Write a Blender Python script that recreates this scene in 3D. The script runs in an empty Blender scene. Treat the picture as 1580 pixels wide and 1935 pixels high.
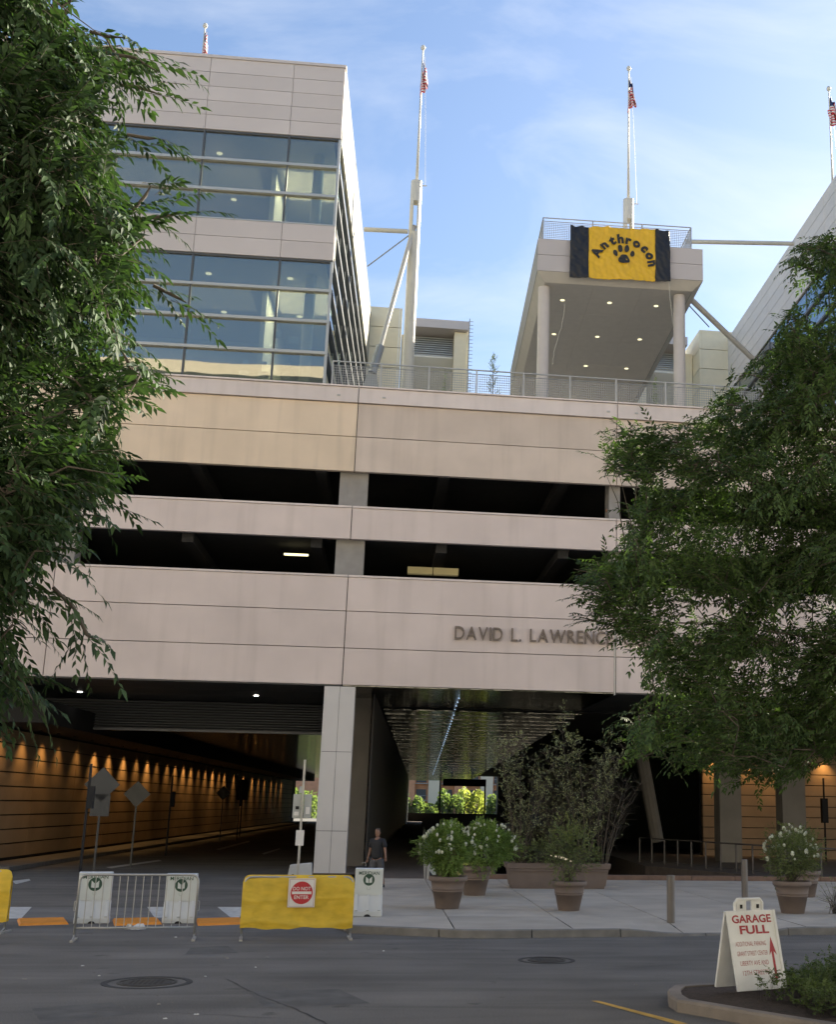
import bpy, math, random
import numpy as np
from mathutils import Vector, Matrix
random.seed(7); rng = np.random.default_rng(11)
C = bpy.context.scene.collection
scene = bpy.context.scene
PI = math.pi
# ------------------------------------------------------------------ camera
FPX, PPX, PPY = 2282.67, 1060.7, 971.3          # photograph 1580 x 1935
YAW, PITCH, ROLL = 0.14093, 0.237242, 0.015918
_cy, _sy, _cp, _sp, _cr, _sr = math.cos(YAW), math.sin(YAW), math.cos(PITCH), math.sin(PITCH), math.cos(ROLL), math.sin(ROLL)
FW = Vector((_sy*_cp, _cy*_cp, _sp)); r0 = Vector((_cy, -_sy, 0)); u0 = r0.cross(FW)
RT = r0*_cr + u0*_sr; UP = -r0*_sr + u0*_cr
EYE = Vector((0, 0, 2.5))
cam_d = bpy.data.cameras.new('camera'); cam = bpy.data.objects.new('camera', cam_d); C.objects.link(cam)
M = Matrix((RT, UP, -FW)).transposed().to_4x4(); M.translation = EYE; cam.matrix_world = M
cam_d.sensor_fit = 'HORIZONTAL'; cam_d.sensor_width = 36; cam_d.lens = FPX/1580*36
cam_d.shift_x = -(PPX-790)/1580; cam_d.shift_y = (PPY-967.5)/1580
cam_d.clip_start = .1; cam_d.clip_end = 3000
scene.camera = cam
def ray(x, y): return FW + RT*((x-PPX)/FPX) - UP*((y-PPY)/FPX)
def at(x, y, Y):
    d = ray(x, y); return EYE + d*(Y/d.y)
def onz(x, y, z=0.):
    d = ray(x, y); return EYE + d*((z-2.5)/d.z)
# ------------------------------------------------------------------ light
SUN_EL, SUN_BACK = math.radians(30), math.radians(34)      # sun from the right, slightly behind the facade
sdir = Vector((math.cos(SUN_BACK)*math.cos(SUN_EL), math.sin(SUN_BACK)*math.cos(SUN_EL), math.sin(SUN_EL)))
sd = bpy.data.lights.new('sun', 'SUN'); sd.energy = 5.0; sd.angle = math.radians(.6); sd.color = (1, .91, .72)
so = bpy.data.objects.new('sun', sd); C.objects.link(so); so.rotation_euler = sdir.to_track_quat('Z', 'Y').to_euler()
W = bpy.data.worlds.new('World'); scene.world = W; W.use_nodes = True
nt = W.node_tree; nt.nodes.clear()
def N(t, typ, **kw):
    n = t.nodes.new(typ)
    for k, v in kw.items(): setattr(n, k, v)
    return n
sky = N(nt, 'ShaderNodeTexSky', sky_type='NISHITA', sun_disc=False)
sky.sun_elevation = SUN_EL; sky.sun_rotation = math.atan2(sdir.x, sdir.y)
sky.air_density = 1.0; sky.dust_density = 1.0; sky.ozone_density = 2.4; sky.altitude = 0
tc = N(nt, 'ShaderNodeTexCoord'); mp = N(nt, 'ShaderNodeMapping')
mp.inputs['Scale'].default_value = (1.6, 3.2, 4.2); mp.inputs['Rotation'].default_value = (.3, .55, .35)
nz = N(nt, 'ShaderNodeTexNoise'); nz.inputs['Scale'].default_value = 2.3; nz.inputs['Detail'].default_value = 9; nz.inputs['Roughness'].default_value = .56; nz.inputs['Distortion'].default_value = .5
nt.links.new(tc.outputs['Generated'], mp.inputs['Vector']); nt.links.new(mp.outputs[0], nz.inputs['Vector'])
cr = N(nt, 'ShaderNodeValToRGB'); cr.color_ramp.elements[0].position = .49; cr.color_ramp.elements[1].position = .80
cr.color_ramp.elements[0].color = (.0, .0, .0, 1); cr.color_ramp.elements[1].color = (.42, .42, .42, 1)
nt.links.new(nz.outputs['Fac'], cr.inputs['Fac'])
mx = N(nt, 'ShaderNodeMix', data_type='RGBA'); mx.inputs['B'].default_value = (5.6, 5.7, 5.8, 1)
nt.links.new(cr.outputs['Color'], mx.inputs['Factor']); nt.links.new(sky.outputs[0], mx.inputs['A'])
bg = N(nt, 'ShaderNodeBackground'); bg.inputs['Strength'].default_value = .064
wo = N(nt, 'ShaderNodeOutputWorld')
nt.links.new(mx.outputs['Result'], bg.inputs['Color']); nt.links.new(bg.outputs[0], wo.inputs[0])
scene.view_settings.view_transform = 'Standard'; scene.view_settings.look = 'None'
scene.view_settings.exposure = 1.82; scene.view_settings.gamma = 1; scene.view_settings.use_curve_mapping = False
scene.render.engine = 'CYCLES'
scene.cycles.max_bounces = 8; scene.cycles.transparent_max_bounces = 16
# ------------------------------------------------------------------ materials
MATS = {}
def mat(name, col, rough=.8, var=0., vscale=3., bump=0., bscale=40., metal=0., emis=0., stretch=(1,1,1), col2=None, spec=.5, alpha=None, island=0., streak=0., streakcol=(.25,.21,.17), orand=0.):
    if name in MATS: return MATS[name]
    m = bpy.data.materials.new(name); m.use_nodes = True; t = m.node_tree
    b = t.nodes['Principled BSDF']
    b.inputs['Base Color'].default_value = (*col, 1); b.inputs['Roughness'].default_value = rough
    b.inputs['Metallic'].default_value = metal; b.inputs['Specular IOR Level'].default_value = spec
    co = N(t, 'ShaderNodeTexCoord'); mpp = N(t, 'ShaderNodeMapping'); mpp.inputs['Scale'].default_value = stretch
    geo = N(t, 'ShaderNodeNewGeometry')
    t.links.new(geo.outputs['Position'], mpp.inputs['Vector'])
    cur = None
    if var or col2:
        nn = N(t, 'ShaderNodeTexNoise'); nn.inputs['Scale'].default_value = vscale; nn.inputs['Detail'].default_value = 6
        t.links.new(mpp.outputs[0], nn.inputs['Vector'])
        r = N(t, 'ShaderNodeValToRGB'); r.color_ramp.elements[0].position = .3; r.color_ramp.elements[1].position = .7
        c2 = col2 or tuple(c*(1+var) for c in col); c1 = col if col2 else tuple(c*(1-var) for c in col)
        r.color_ramp.elements[0].color = (*c1, 1); r.color_ramp.elements[1].color = (*c2, 1)
        t.links.new(nn.outputs['Fac'], r.inputs['Fac']); cur = r.outputs['Color']
    if island:
        mm = N(t, 'ShaderNodeMix', data_type='RGBA', blend_type='MULTIPLY'); mm.inputs['Factor'].default_value = 1
        if cur: t.links.new(cur, mm.inputs['A'])
        else: mm.inputs['A'].default_value = (*col, 1)
        rr = N(t, 'ShaderNodeMapRange'); rr.inputs['To Min'].default_value = 1-island; rr.inputs['To Max'].default_value = 1+island
        t.links.new(geo.outputs['Random Per Island'], rr.inputs['Value']); cb = N(t, 'ShaderNodeCombineColor')
        for k in range(3): t.links.new(rr.outputs[0], cb.inputs[k])
        t.links.new(cb.outputs[0], mm.inputs['B']); cur = mm.outputs['Result']
    if streak:
        m2 = N(t, 'ShaderNodeMapping'); m2.inputs['Scale'].default_value = (1.7, 1.7, .12); t.links.new(geo.outputs['Position'], m2.inputs['Vector'])
        n2 = N(t, 'ShaderNodeTexNoise'); n2.inputs['Scale'].default_value = 1.3; n2.inputs['Detail'].default_value = 7; t.links.new(m2.outputs[0], n2.inputs['Vector'])
        r2 = N(t, 'ShaderNodeValToRGB'); r2.color_ramp.elements[0].position = .52; r2.color_ramp.elements[1].position = .82
        r2.color_ramp.elements[0].color = (0,0,0,1); r2.color_ramp.elements[1].color = (streak,)*3+(1,)
        t.links.new(n2.outputs['Fac'], r2.inputs['Fac'])
        m3 = N(t, 'ShaderNodeMix', data_type='RGBA'); t.links.new(r2.outputs['Color'], m3.inputs['Factor'])
        if cur: t.links.new(cur, m3.inputs['A'])
        else: m3.inputs['A'].default_value = (*col, 1)
        m3.inputs['B'].default_value = (*streakcol, 1); cur = m3.outputs['Result']
    if orand:
        oi = N(t, 'ShaderNodeObjectInfo'); r4 = N(t, 'ShaderNodeMapRange'); r4.inputs['To Min'].default_value = 1-orand; r4.inputs['To Max'].default_value = 1+orand; t.links.new(oi.outputs['Random'], r4.inputs['Value'])
        sc = N(t, 'ShaderNodeVectorMath', operation='SCALE')
        if cur: t.links.new(cur, sc.inputs[0])
        else: sc.inputs[0].default_value = col
        t.links.new(r4.outputs[0], sc.inputs['Scale']); cur = sc.outputs[0]
    if cur: t.links.new(cur, b.inputs['Base Color'])
    if bump:
        bn = N(t, 'ShaderNodeTexNoise'); bn.inputs['Scale'].default_value = bscale; bn.inputs['Detail'].default_value = 4
        t.links.new(mpp.outputs[0], bn.inputs['Vector'])
        bp = N(t, 'ShaderNodeBump'); bp.inputs['Strength'].default_value = bump; bp.inputs['Distance'].default_value = .02
        t.links.new(bn.outputs['Fac'], bp.inputs['Height']); t.links.new(bp.outputs[0], b.inputs['Normal'])
    if emis:
        b.inputs['Emission Color'].default_value = (*col, 1); b.inputs['Emission Strength'].default_value = emis
    MATS[name] = m; return m
def leafmat(name, col, trans=.35, var=.3, rough=.6, vscale=1.2):
    m = mat(name, col, rough, var=var, vscale=vscale, island=.3, spec=.18); t = m.node_tree; b = t.nodes['Principled BSDF']; out = t.nodes['Material Output']
    src = b.inputs['Base Color'].links[0].from_socket
    tr = N(t, 'ShaderNodeBsdfTranslucent'); mm = N(t, 'ShaderNodeMix', data_type='RGBA', blend_type='MULTIPLY'); mm.inputs['Factor'].default_value = 1
    t.links.new(src, mm.inputs['A']); mm.inputs['B'].default_value = (1.5, 1.7, .7, 1); t.links.new(mm.outputs['Result'], tr.inputs['Color'])
    ms = N(t, 'ShaderNodeMixShader'); ms.inputs['Fac'].default_value = trans
    t.links.new(b.outputs[0], ms.inputs[1]); t.links.new(tr.outputs[0], ms.inputs[2]); t.links.new(ms.outputs[0], out.inputs['Surface'])
    return m
def glassmat(name, tint, refl=.3, rough=.01, gcol=(.9,.95,1)):
    m = bpy.data.materials.new(name); m.use_nodes = True; t = m.node_tree; t.nodes.clear()
    o = N(t, 'ShaderNodeOutputMaterial'); a = N(t, 'ShaderNodeBsdfTransparent'); a.inputs[0].default_value = (*tint, 1)
    g = N(t, 'ShaderNodeBsdfGlossy'); g.inputs['Roughness'].default_value = rough; g.inputs['Color'].default_value = (*gcol, 1)
    lw = N(t, 'ShaderNodeLayerWeight'); lw.inputs['Blend'].default_value = .35
    mr = N(t, 'ShaderNodeMapRange'); mr.inputs['To Min'].default_value = refl; mr.inputs['To Max'].default_value = .8
    t.links.new(lw.outputs['Fresnel'], mr.inputs['Value'])
    s = N(t, 'ShaderNodeMixShader'); t.links.new(mr.outputs[0], s.inputs[0]); t.links.new(a.outputs[0], s.inputs[1]); t.links.new(g.outputs[0], s.inputs[2])
    nn = N(t, 'ShaderNodeTexNoise'); nn.inputs['Scale'].default_value = .35; gg = N(t, 'ShaderNodeNewGeometry'); t.links.new(gg.outputs['Position'], nn.inputs['Vector'])
    bp = N(t, 'ShaderNodeBump'); bp.inputs['Strength'].default_value = .06; bp.inputs['Distance'].default_value = .05
    t.links.new(nn.outputs['Fac'], bp.inputs['Height']); t.links.new(bp.outputs[0], g.inputs['Normal'])
    t.links.new(s.outputs[0], o.inputs[0]); MATS[name] = m; return m
precast = mat('precast', (.67,.575,.54), .85, orand=.05, var=.07, vscale=.5, bump=.25, bscale=60, streak=.2)
precastL = mat('precast_pale', (.71,.63,.60), .8, orand=.05, var=.05, vscale=1.2, bump=.2, bscale=60, streak=.22)
precastWarm = mat('precast_buff', (.63,.53,.455), .85, orand=.05, var=.07, vscale=.7, bump=.25, bscale=60, streak=.28)
precastBounce = mat('precast_bounce_lit', (.74,.60,.455), .85, orand=.05, var=.06, vscale=.6, bump=.25, bscale=60, streak=.25)  # warm bounced light on the left top panels, painted into their colour
jointdark = mat('joint_seal', (.06,.05,.045), .9)
concrete = mat('garage_concrete', (.30,.285,.27), .9, var=.12, vscale=2, bump=.3, streak=.3)
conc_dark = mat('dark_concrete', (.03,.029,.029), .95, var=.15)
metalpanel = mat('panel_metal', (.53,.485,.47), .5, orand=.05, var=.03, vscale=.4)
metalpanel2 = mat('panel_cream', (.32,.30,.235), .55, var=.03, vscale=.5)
frame = mat('window_frame', (.42,.44,.44), .4, metal=.3)
framedark = mat('window_frame_dark', (.07,.08,.09), .4)
whitepaint = mat('white_steel', (.58,.56,.50), .4, var=.04)
galv = mat('galvanised', (.42,.42,.41), .45, metal=.6, var=.1)
steelgrey = mat('steel_grey', (.30,.31,.31), .45, metal=.4)
black = mat('black_matt', (.012,.012,.014), .8)
glass = glassmat('tower_glass', (.62,.66,.61), .22, gcol=(.92,.88,.80))
glassside = glassmat('side_glass', (.62,.68,.66), .22)
# ------------------------------------------------------------------ mesh helpers
class MB:
    def __init__(s): s.v = []; s.f = []; s.m = []; s.mats = []; s.cur = 0
    def use(s, m):
        if m not in s.mats: s.mats.append(m)
        s.cur = s.mats.index(m); return s
    def add(s, vs, fs):
        o = len(s.v); s.v += [tuple(p) for p in vs]; s.f += [tuple(i+o for i in f) for f in fs]; s.m += [s.cur]*len(fs); return s
    def box(s, x0, x1, y0, y1, z0, z1):
        vs = [(x, y, z) for z in (z0, z1) for y in (y0, y1) for x in (x0, x1)]
        return s.add(vs, [(0,2,3,1),(4,5,7,6),(0,1,5,4),(2,6,7,3),(0,4,6,2),(1,3,7,5)])
    def prism(s, poly, z0, z1):          # poly ccw list of (x, y)
        n = len(poly); vs = [(x, y, z0) for x, y in poly]+[(x, y, z1) for x, y in poly]
        return s.add(vs, [tuple(range(n-1, -1, -1)), tuple(range(n, 2*n))]+[(i, (i+1)%n, n+(i+1)%n, n+i) for i in range(n)])
    def tube(s, pts, r, n=8, cap=True):
        pts = [Vector(p) for p in pts]; rs = r if hasattr(r, '__len__') else [r]*len(pts)
        base = len(s.v); prev = None; vs = []; fs = []
        for i, p in enumerate(pts):
            d = (pts[min(i+1, len(pts)-1)]-pts[max(i-1, 0)]).normalized()
            a = prev if prev is not None else (Vector((0,0,1)) if abs(d.z) < .9 else Vector((1,0,0)))
            a = (a-d*a.dot(d)).normalized(); b = d.cross(a); prev = a
            vs += [p+(a*math.cos(2*PI*k/n)+b*math.sin(2*PI*k/n))*rs[i] for k in range(n)]
        for i in range(len(pts)-1):
            fs += [(i*n+k, i*n+(k+1)%n, (i+1)*n+(k+1)%n, (i+1)*n+k) for k in range(n)]
        if cap: fs += [tuple(range(n-1, -1, -1)), tuple(range((len(pts)-1)*n, len(pts)*n))]
        return s.add(vs, fs)
    def lathe(s, prof, n=24, c=(0,0,0), cap=True):
        vs = [(c[0]+r*math.cos(2*PI*k/n), c[1]+r*math.sin(2*PI*k/n), c[2]+z) for r, z in prof for k in range(n)]
        fs = [(i*n+k, i*n+(k+1)%n, (i+1)*n+(k+1)%n, (i+1)*n+k) for i in range(len(prof)-1) for k in range(n)]
        if cap: fs += [tuple(range(n-1, -1, -1)), tuple(range((len(prof)-1)*n, len(prof)*n))]
        return s.add(vs, fs)
    def xform(s, mtx, start=0):
        for i in range(start, len(s.v)): s.v[i] = tuple(mtx @ Vector(s.v[i]))
        return s
    def build(s, name, m=None, parent=None, smooth=False, loc=None, bevel=0):
        me = bpy.data.meshes.new(name); me.from_pydata(s.v, [], s.f)
        ms = [m] if m else s.mats
        for q in ms: me.materials.append(q)
        if not m: me.polygons.foreach_set('material_index', s.m)
        if smooth: me.polygons.foreach_set('use_smooth', [True]*len(s.f))
        me.update()
        return link(name, me, parent, loc, bevel)
def link(name, me, parent=None, loc=None, bevel=0):
    o = bpy.data.objects.new(name, me); C.objects.link(o)
    if parent: o.parent = parent
    if loc: o.location = loc
    if bevel:
        b = o.modifiers.new('bevel', 'BEVEL'); b.width = bevel; b.segments = 2; b.limit_method = 'ANGLE'
    return o
def thing(name, label, cat, loc=(0,0,0), rz=0, group=None):
    o = bpy.data.objects.new(name, None); C.objects.link(o); o.location = loc; o.rotation_euler = (0, 0, rz)
    o.empty_display_size = .2
    return tag(o, label, cat, group)
def tag(o, label, cat, group=None):
    o['label'] = label; o['category'] = cat
    if group: o['group'] = group
    return o
def struct(o, kind='structure'): o['kind'] = kind; return o
def copy_tree(o, parent=None):
    c = o.copy(); C.objects.link(c)
    if parent: c.parent = parent
    for ch in list(o.children): copy_tree(ch, c)
    return c
def bx(name, m, parent, *a, bevel=0): return MB().box(*a).build(name, m, parent, bevel=bevel)
# unit-box sharing for pieces
_unit = {}
def piece(name, m, parent, x0, x1, y0, y1, z0, z1):
    k = m.name
    if k not in _unit:
        me = bpy.data.meshes.new('piece_'+k); b = MB().box(-.5,.5,-.5,.5,-.5,.5); me.from_pydata(b.v, [], b.f); me.materials.append(m); _unit[k] = me
    o = bpy.data.objects.new(name, _unit[k]); C.objects.link(o); o.parent = parent
    o.location = ((x0+x1)/2, (y0+y1)/2, (z0+z1)/2); o.scale = (x1-x0, y1-y0, z1-z0); return o
def text_mesh(s, size, depth=.01, bold=0., res=3):
    cu = bpy.data.curves.new('t', 'FONT'); cu.body = s; cu.size = size; cu.extrude = depth; cu.offset = bold; cu.resolution_u = res
    cu.align_x = 'LEFT'; o = bpy.data.objects.new('t', cu); C.objects.link(o); bpy.context.view_layer.update()
    me = bpy.data.meshes.new_from_object(o.evaluated_get(bpy.context.evaluated_depsgraph_get())); bpy.data.objects.remove(o)
    co = np.empty(len(me.vertices)*3); me.vertices.foreach_get('co', co); co = co.reshape(-1, 3)
    return me, co
def put_text(name, s, m, parent, mtx, width=None, height=1., depth=.004, bold=0., center=True):
    me, co = text_mesh(s, 1, 0, bold); lo, hi = co.min(0), co.max(0)
    caph = .72; k = height/caph; sx = (width/(hi[0]-lo[0])) if width else k
    co = co-np.array([(lo[0]+hi[0])/2 if center else lo[0], 0, 0]); co[:, 0] *= sx; co[:, 1] *= k; co[:, 2] = depth
    me.vertices.foreach_set('co', co.ravel()); me.materials.clear(); me.materials.append(m); me.update()
    o = link(name, me, parent); o.matrix_local = mtx; return o
XZ = Matrix(((1,0,0,0),(0,0,-1,0),(0,1,0,0),(0,0,0,1)))     # text plane upright, facing -y
# ------------------------------------------------------------------ foliage
def leaf_mesh(name, pos, d, n, L, Wd, mats, fold=.18, midx=None):
    """arrays: pos base, d direction, n normal; each leaf six verts, four tris"""
    pos, d, n = map(np.asarray, (pos, d, n)); K = len(pos)
    d = d/np.linalg.norm(d, axis=1, keepdims=True); n = n-d*(n*d).sum(1, keepdims=True); n /= (np.linalg.norm(n, axis=1, keepdims=True)+1e-9)
    s = np.cross(d, n); L = np.broadcast_to(L, K)[:, None]; Wd = np.broadcast_to(Wd, K)[:, None]
    v = np.empty((K, 6, 3))
    v[:, 0] = pos; v[:, 1] = pos+d*L*.38+s*Wd*.5+n*Wd*fold; v[:, 2] = pos+d*L*.38-s*Wd*.5+n*Wd*fold
    v[:, 3] = pos+d*L*.42; v[:, 4] = pos+d*L*.74+s*Wd*.3+n*(Wd*fold*.4-L*.04); v[:, 5] = pos+d*L-n*L*.1
    f = np.array([(0,1,3),(0,3,2),(1,4,3),(4,5,3),(3,5,2)])
    F = (f[None]+(np.arange(K)*6)[:, None, None]).reshape(-1, 3)
    me = bpy.data.meshes.new(name); me.vertices.add(K*6); me.vertices.foreach_set('co', v.reshape(-1))
    me.loops.add(len(F)*3); me.loops.foreach_set('vertex_index', F.reshape(-1).astype(np.int32))
    me.polygons.add(len(F)); me.polygons.foreach_set('loop_start', (np.arange(len(F))*3).astype(np.int32))
    for q in mats: me.materials.append(q)
    if midx is not None: me.polygons.foreach_set('material_index', np.repeat(midx, 5).astype(np.int32))
    me.update(calc_edges=True); me.validate(); return me
def twig_leaves(starts, dirs, tl, pairs, ll, droop=.5, spread=1.0, hang=.3, jit=1.):
    """pinnate sprays: returns leaf pos, dir, normal, size factor, and twig polylines"""
    S = np.asarray(starts); D = np.asarray(dirs); D = D/np.linalg.norm(D, axis=1, keepdims=True); K = len(S)
    P, Q, R_, Z = [], [], [], []; lines = []
    T = tl*rng.uniform(.7, 1.25, K)[:, None]; dr = droop*rng.uniform(.4, 1.4, K)[:, None]
    def pt(t): return S+D*T*t+np.array([0,0,-1.])*dr*T*t*t
    def tg(t):
        g = D+np.array([0,0,-2.])*dr*t; return g/np.linalg.norm(g, axis=1, keepdims=True)
    side0 = np.cross(D, np.array([0,0,1.])); side0 /= (np.linalg.norm(side0, axis=1, keepdims=True)+1e-6)
    roll = rng.uniform(-.7, .7, K)[:, None]; side = side0*np.cos(roll)+np.cross(D, side0)*np.sin(roll)
    for i in range(pairs):
        for sg in (-1, 1):
            t = (i+.8+sg*.2)/pairs; p = pt(t); g = tg(t)
            ld = g*.75+side*sg*spread+rng.normal(0, .22*jit, (K, 3))+np.array([0,0,-hang])
            nn = np.cross(side, g); nn = nn*np.sign(nn[:, 2:3]+1e-9)+rng.normal(0, .35*jit, (K, 3))
            P.append(p); Q.append(ld); R_.append(nn); Z.append((1.05-.35*t)*rng.uniform(.75, 1.2, K))
    p = pt(1.); P.append(p); Q.append(tg(1.)+rng.normal(0, .15, (K, 3))); R_.append(np.cross(side, tg(1.))+rng.normal(0, .2, (K, 3))); Z.append(rng.uniform(.8, 1.1, K))
    return np.concatenate(P), np.concatenate(Q), np.concatenate(R_), np.concatenate(Z)*ll, np.stack([pt(0.), pt(.5), pt(1.)], 1)
def twig_mesh(lines, r):
    """three sided tubes through polylines (K, n, 3)"""
    K, n, _ = lines.shape; ang = np.arange(3)*2*PI/3
    off = np.stack([np.cos(ang), np.zeros(3), np.sin(ang)], 1); off2 = np.stack([np.cos(ang), np.sin(ang), np.zeros(3)], 1)
    rr = np.linspace(r, r*.35, n)
    hor = np.abs(lines[:, -1, 2]-lines[:, 0, 2]) < np.linalg.norm(lines[:, -1, :2]-lines[:, 0, :2])
    yz = np.stack([np.zeros(3), np.cos(ang), np.sin(ang)], 1)
    O = np.where(hor[:, None, None], yz[None], off2[None])
    v = lines[:, :, None, :]+O[:, None]*rr[None, :, None, None]; v = v.reshape(-1, 3)
    f = []
    for i in range(n-1):
        for k in range(3): f.append((i*3+k, i*3+(k+1)%3, (i+1)*3+(k+1)%3, (i+1)*3+k))
    F = (np.array(f)[None]+(np.arange(K)*n*3)[:, None, None]).reshape(-1, 4)
    return v, F
def inpoly(x, y, poly):
    c = False; j = len(poly)-1
    for i in range(len(poly)):
        xi, yi = poly[i]; xj, yj = poly[j]
        if (yi > y) != (yj > y) and x < (xj-xi)*(y-yi)/(yj-yi)+xi: c = not c
        j = i
    return c
def quadmesh(name, v, F, m):
    me = bpy.data.meshes.new(name); me.vertices.add(len(v)); me.vertices.foreach_set('co', np.asarray(v, float).reshape(-1))
    me.loops.add(F.size); me.loops.foreach_set('vertex_index', F.reshape(-1).astype(np.int32))
    me.polygons.add(len(F)); me.polygons.foreach_set('loop_start', (np.arange(len(F))*4).astype(np.int32)); me.materials.append(m)
    me.update(calc_edges=True); return me

# ================================================================== ground
asphalt = mat('asphalt', (.135,.126,.115), .9, var=.22, vscale=.45, bump=.5, bscale=90)
t = asphalt.node_tree; b = t.nodes['Principled BSDF']; src = b.inputs['Base Color'].links[0].from_socket; geo = [n for n in t.nodes if n.type == 'NEW_GEOMETRY'][0]
fn = N(t, 'ShaderNodeTexNoise'); fn.inputs['Scale'].default_value = 55; fn.inputs['Detail'].default_value = 3; t.links.new(geo.outputs['Position'], fn.inputs['Vector'])
fr = N(t, 'ShaderNodeMapRange'); fr.inputs['From Min'].default_value = .35; fr.inputs['From Max'].default_value = .7; fr.inputs['To Min'].default_value = .72; fr.inputs['To Max'].default_value = 1.4; t.links.new(fn.outputs['Fac'], fr.inputs['Value'])
fm = N(t, 'ShaderNodeVectorMath', operation='SCALE'); t.links.new(src, fm.inputs[0]); t.links.new(fr.outputs[0], fm.inputs['Scale']); 
sm_ = N(t, 'ShaderNodeMapping'); sm_.inputs['Scale'].default_value = (.18, 1.3, 1); t.links.new(geo.outputs['Position'], sm_.inputs['Vector'])
sn = N(t, 'ShaderNodeTexNoise'); sn.inputs['Scale'].default_value = 1.1; sn.inputs['Detail'].default_value = 8; sn.inputs['Distortion'].default_value = .8; t.links.new(sm_.outputs[0], sn.inputs['Vector'])
sr = N(t, 'ShaderNodeMapRange'); sr.inputs['From Min'].default_value = .3; sr.inputs['From Max'].default_value = .68; sr.inputs['To Min'].default_value = .74; sr.inputs['To Max'].default_value = 1.16; t.links.new(sn.outputs['Fac'], sr.inputs['Value'])
fm2 = N(t, 'ShaderNodeVectorMath', operation='SCALE'); t.links.new(fm.outputs[0], fm2.inputs[0]); t.links.new(sr.outputs[0], fm2.inputs['Scale'])
on_ = N(t, 'ShaderNodeTexNoise'); on_.inputs['Scale'].default_value = 1.9; on_.inputs['Detail'].default_value = 3; t.links.new(geo.outputs['Position'], on_.inputs['Vector'])
or_ = N(t, 'ShaderNodeMapRange'); or_.inputs['From Min'].default_value = .66; or_.inputs['From Max'].default_value = .74; or_.inputs['To Min'].default_value = 1; or_.inputs['To Max'].default_value = .62; t.links.new(on_.outputs['Fac'], or_.inputs['Value'])
fm3 = N(t, 'ShaderNodeVectorMath', operation='SCALE'); t.links.new(fm2.outputs[0], fm3.inputs[0]); t.links.new(or_.outputs[0], fm3.inputs['Scale'])
t.links.new(fm3.outputs[0], b.inputs['Base Color'])
g = MB()
g.add([(-600,-600,0),(600,-600,0),(600,25.0,0),(-600,25.0,0)], [(0,1,2,3)])
g.add([(-600,25.0,0),(-.2,25.0,0),(-.2,240,0),(-600,240,0)], [(0,1,2,3)])
g.add([(21,25.0,0),(600,25.0,0),(600,240,0),(21,240,0)], [(0,1,2,3)])
g.add([(-.2,25,0),(21,25,0),(21,41.3,0),(-.2,41.3,0)], [(0,1,2,3)])
g.add([(-600,240,-6),(600,240,-6),(600,900,-6),(-600,900,-6)], [(0,1,2,3)])
struct(g.build('road', asphalt))
crackm = mat('tar_seam', (.016,.016,.017), .7)
def crack(pts, w, z=.004):
    b_ = MB(); pts = [Vector(p) for p in pts]; fine = []
    for i in range(len(pts)-1):
        for k in range(8): fine.append(pts[i].lerp(pts[i+1], k/8)+Vector((random.uniform(-.02,.02), random.uniform(-.02,.02), 0)))
    fine.append(pts[-1]); L_ = []; R2 = []
    for i, p in enumerate(fine):
        d = (fine[min(i+1, len(fine)-1)]-fine[max(i-1, 0)]).normalized(); s = Vector((-d.y, d.x, 0))*w*random.uniform(.3, 1)
        L_.append((p.x+s.x, p.y+s.y, z)); R2.append((p.x-s.x, p.y-s.y, z))
    n = len(fine); return b_.add(L_+R2, [(i, i+1, n+i+1, n+i) for i in range(n-1)])
struct(crack([onz(430,1850), onz(500,1885), onz(560,1906), onz(640,1945)], .018).build('road_crack', crackm))
struct(crack([onz(60,1905), onz(300,1912), onz(560,1925)], .008).build('road_crack', crackm))
struct(crack([onz(690,1800), onz(900,1822), onz(1180,1830), onz(1400,1812)], .008).build('road_crack', crackm))
patch = mat('asphalt_patch', (.104,.10,.095), .92, var=.2, bump=.4, bscale=80)
for pl in ([(470,1872),(640,1868),(700,1895),(500,1903)], [(360,1790),(430,1786),(450,1800),(350,1803)], [(60,1905),(210,1893),(250,1915),(80,1935)]):
    q = [onz(*p, .003) for p in pl]; struct(MB().add([q[3],q[2],q[1],q[0]], [(0,1,2,3)]).build('road_patch', patch))
# painted marks
roadwhite = mat('road_paint_white', (.50,.50,.48), .8, var=.2, vscale=6)
roadyel = mat('road_paint_yellow', (.55,.33,.06), .8, var=.25, vscale=5)
def quad(name, px, m, z=.005, n=0):
    q = [onz(*p, z) for p in px]; return struct(MB().add(q, [tuple(range(len(q)))]).build(name, m))
for pl in ([(-2,1713),(60,1713),(40,1735),(8,1735)], [(278,1713),(330,1713),(312,1733),(292,1733)], [(411,1713),(470,1713),(452,1733),(436,1733)], [(-150,1713),(-85,1713),(-105,1735),(-135,1735)]):
    quad('yield_triangle', pl, roadwhite)
quad('road_marking', [(1117,1890),(1131,1890),(1300,1933),(1285,1936)], roadyel)
quad('road_marking', [(200,1638),(300,1624),(306,1626),(210,1640)], roadwhite)
quad('road_marking', [(22,1664),(55,1660),(58,1663),(30,1670)], roadwhite)
quad('road_marking', [(408,1604),(470,1588),(473,1590),(414,1606)], roadwhite)
quad('road_marking', [(495,1612),(528,1602),(530,1604),(499,1614)], roadwhite)
gut = mat('gutter_concrete', (.19,.185,.175), .9, var=.15, bump=.3)
quad('gutter', [(-160,1712),(700,1717),(700,1745),(690,1747),(-200,1738)], mat('asphalt_worn', (.155,.15,.142), .9, var=.2, vscale=1.4, bump=.4, bscale=80), z=.002)
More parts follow.
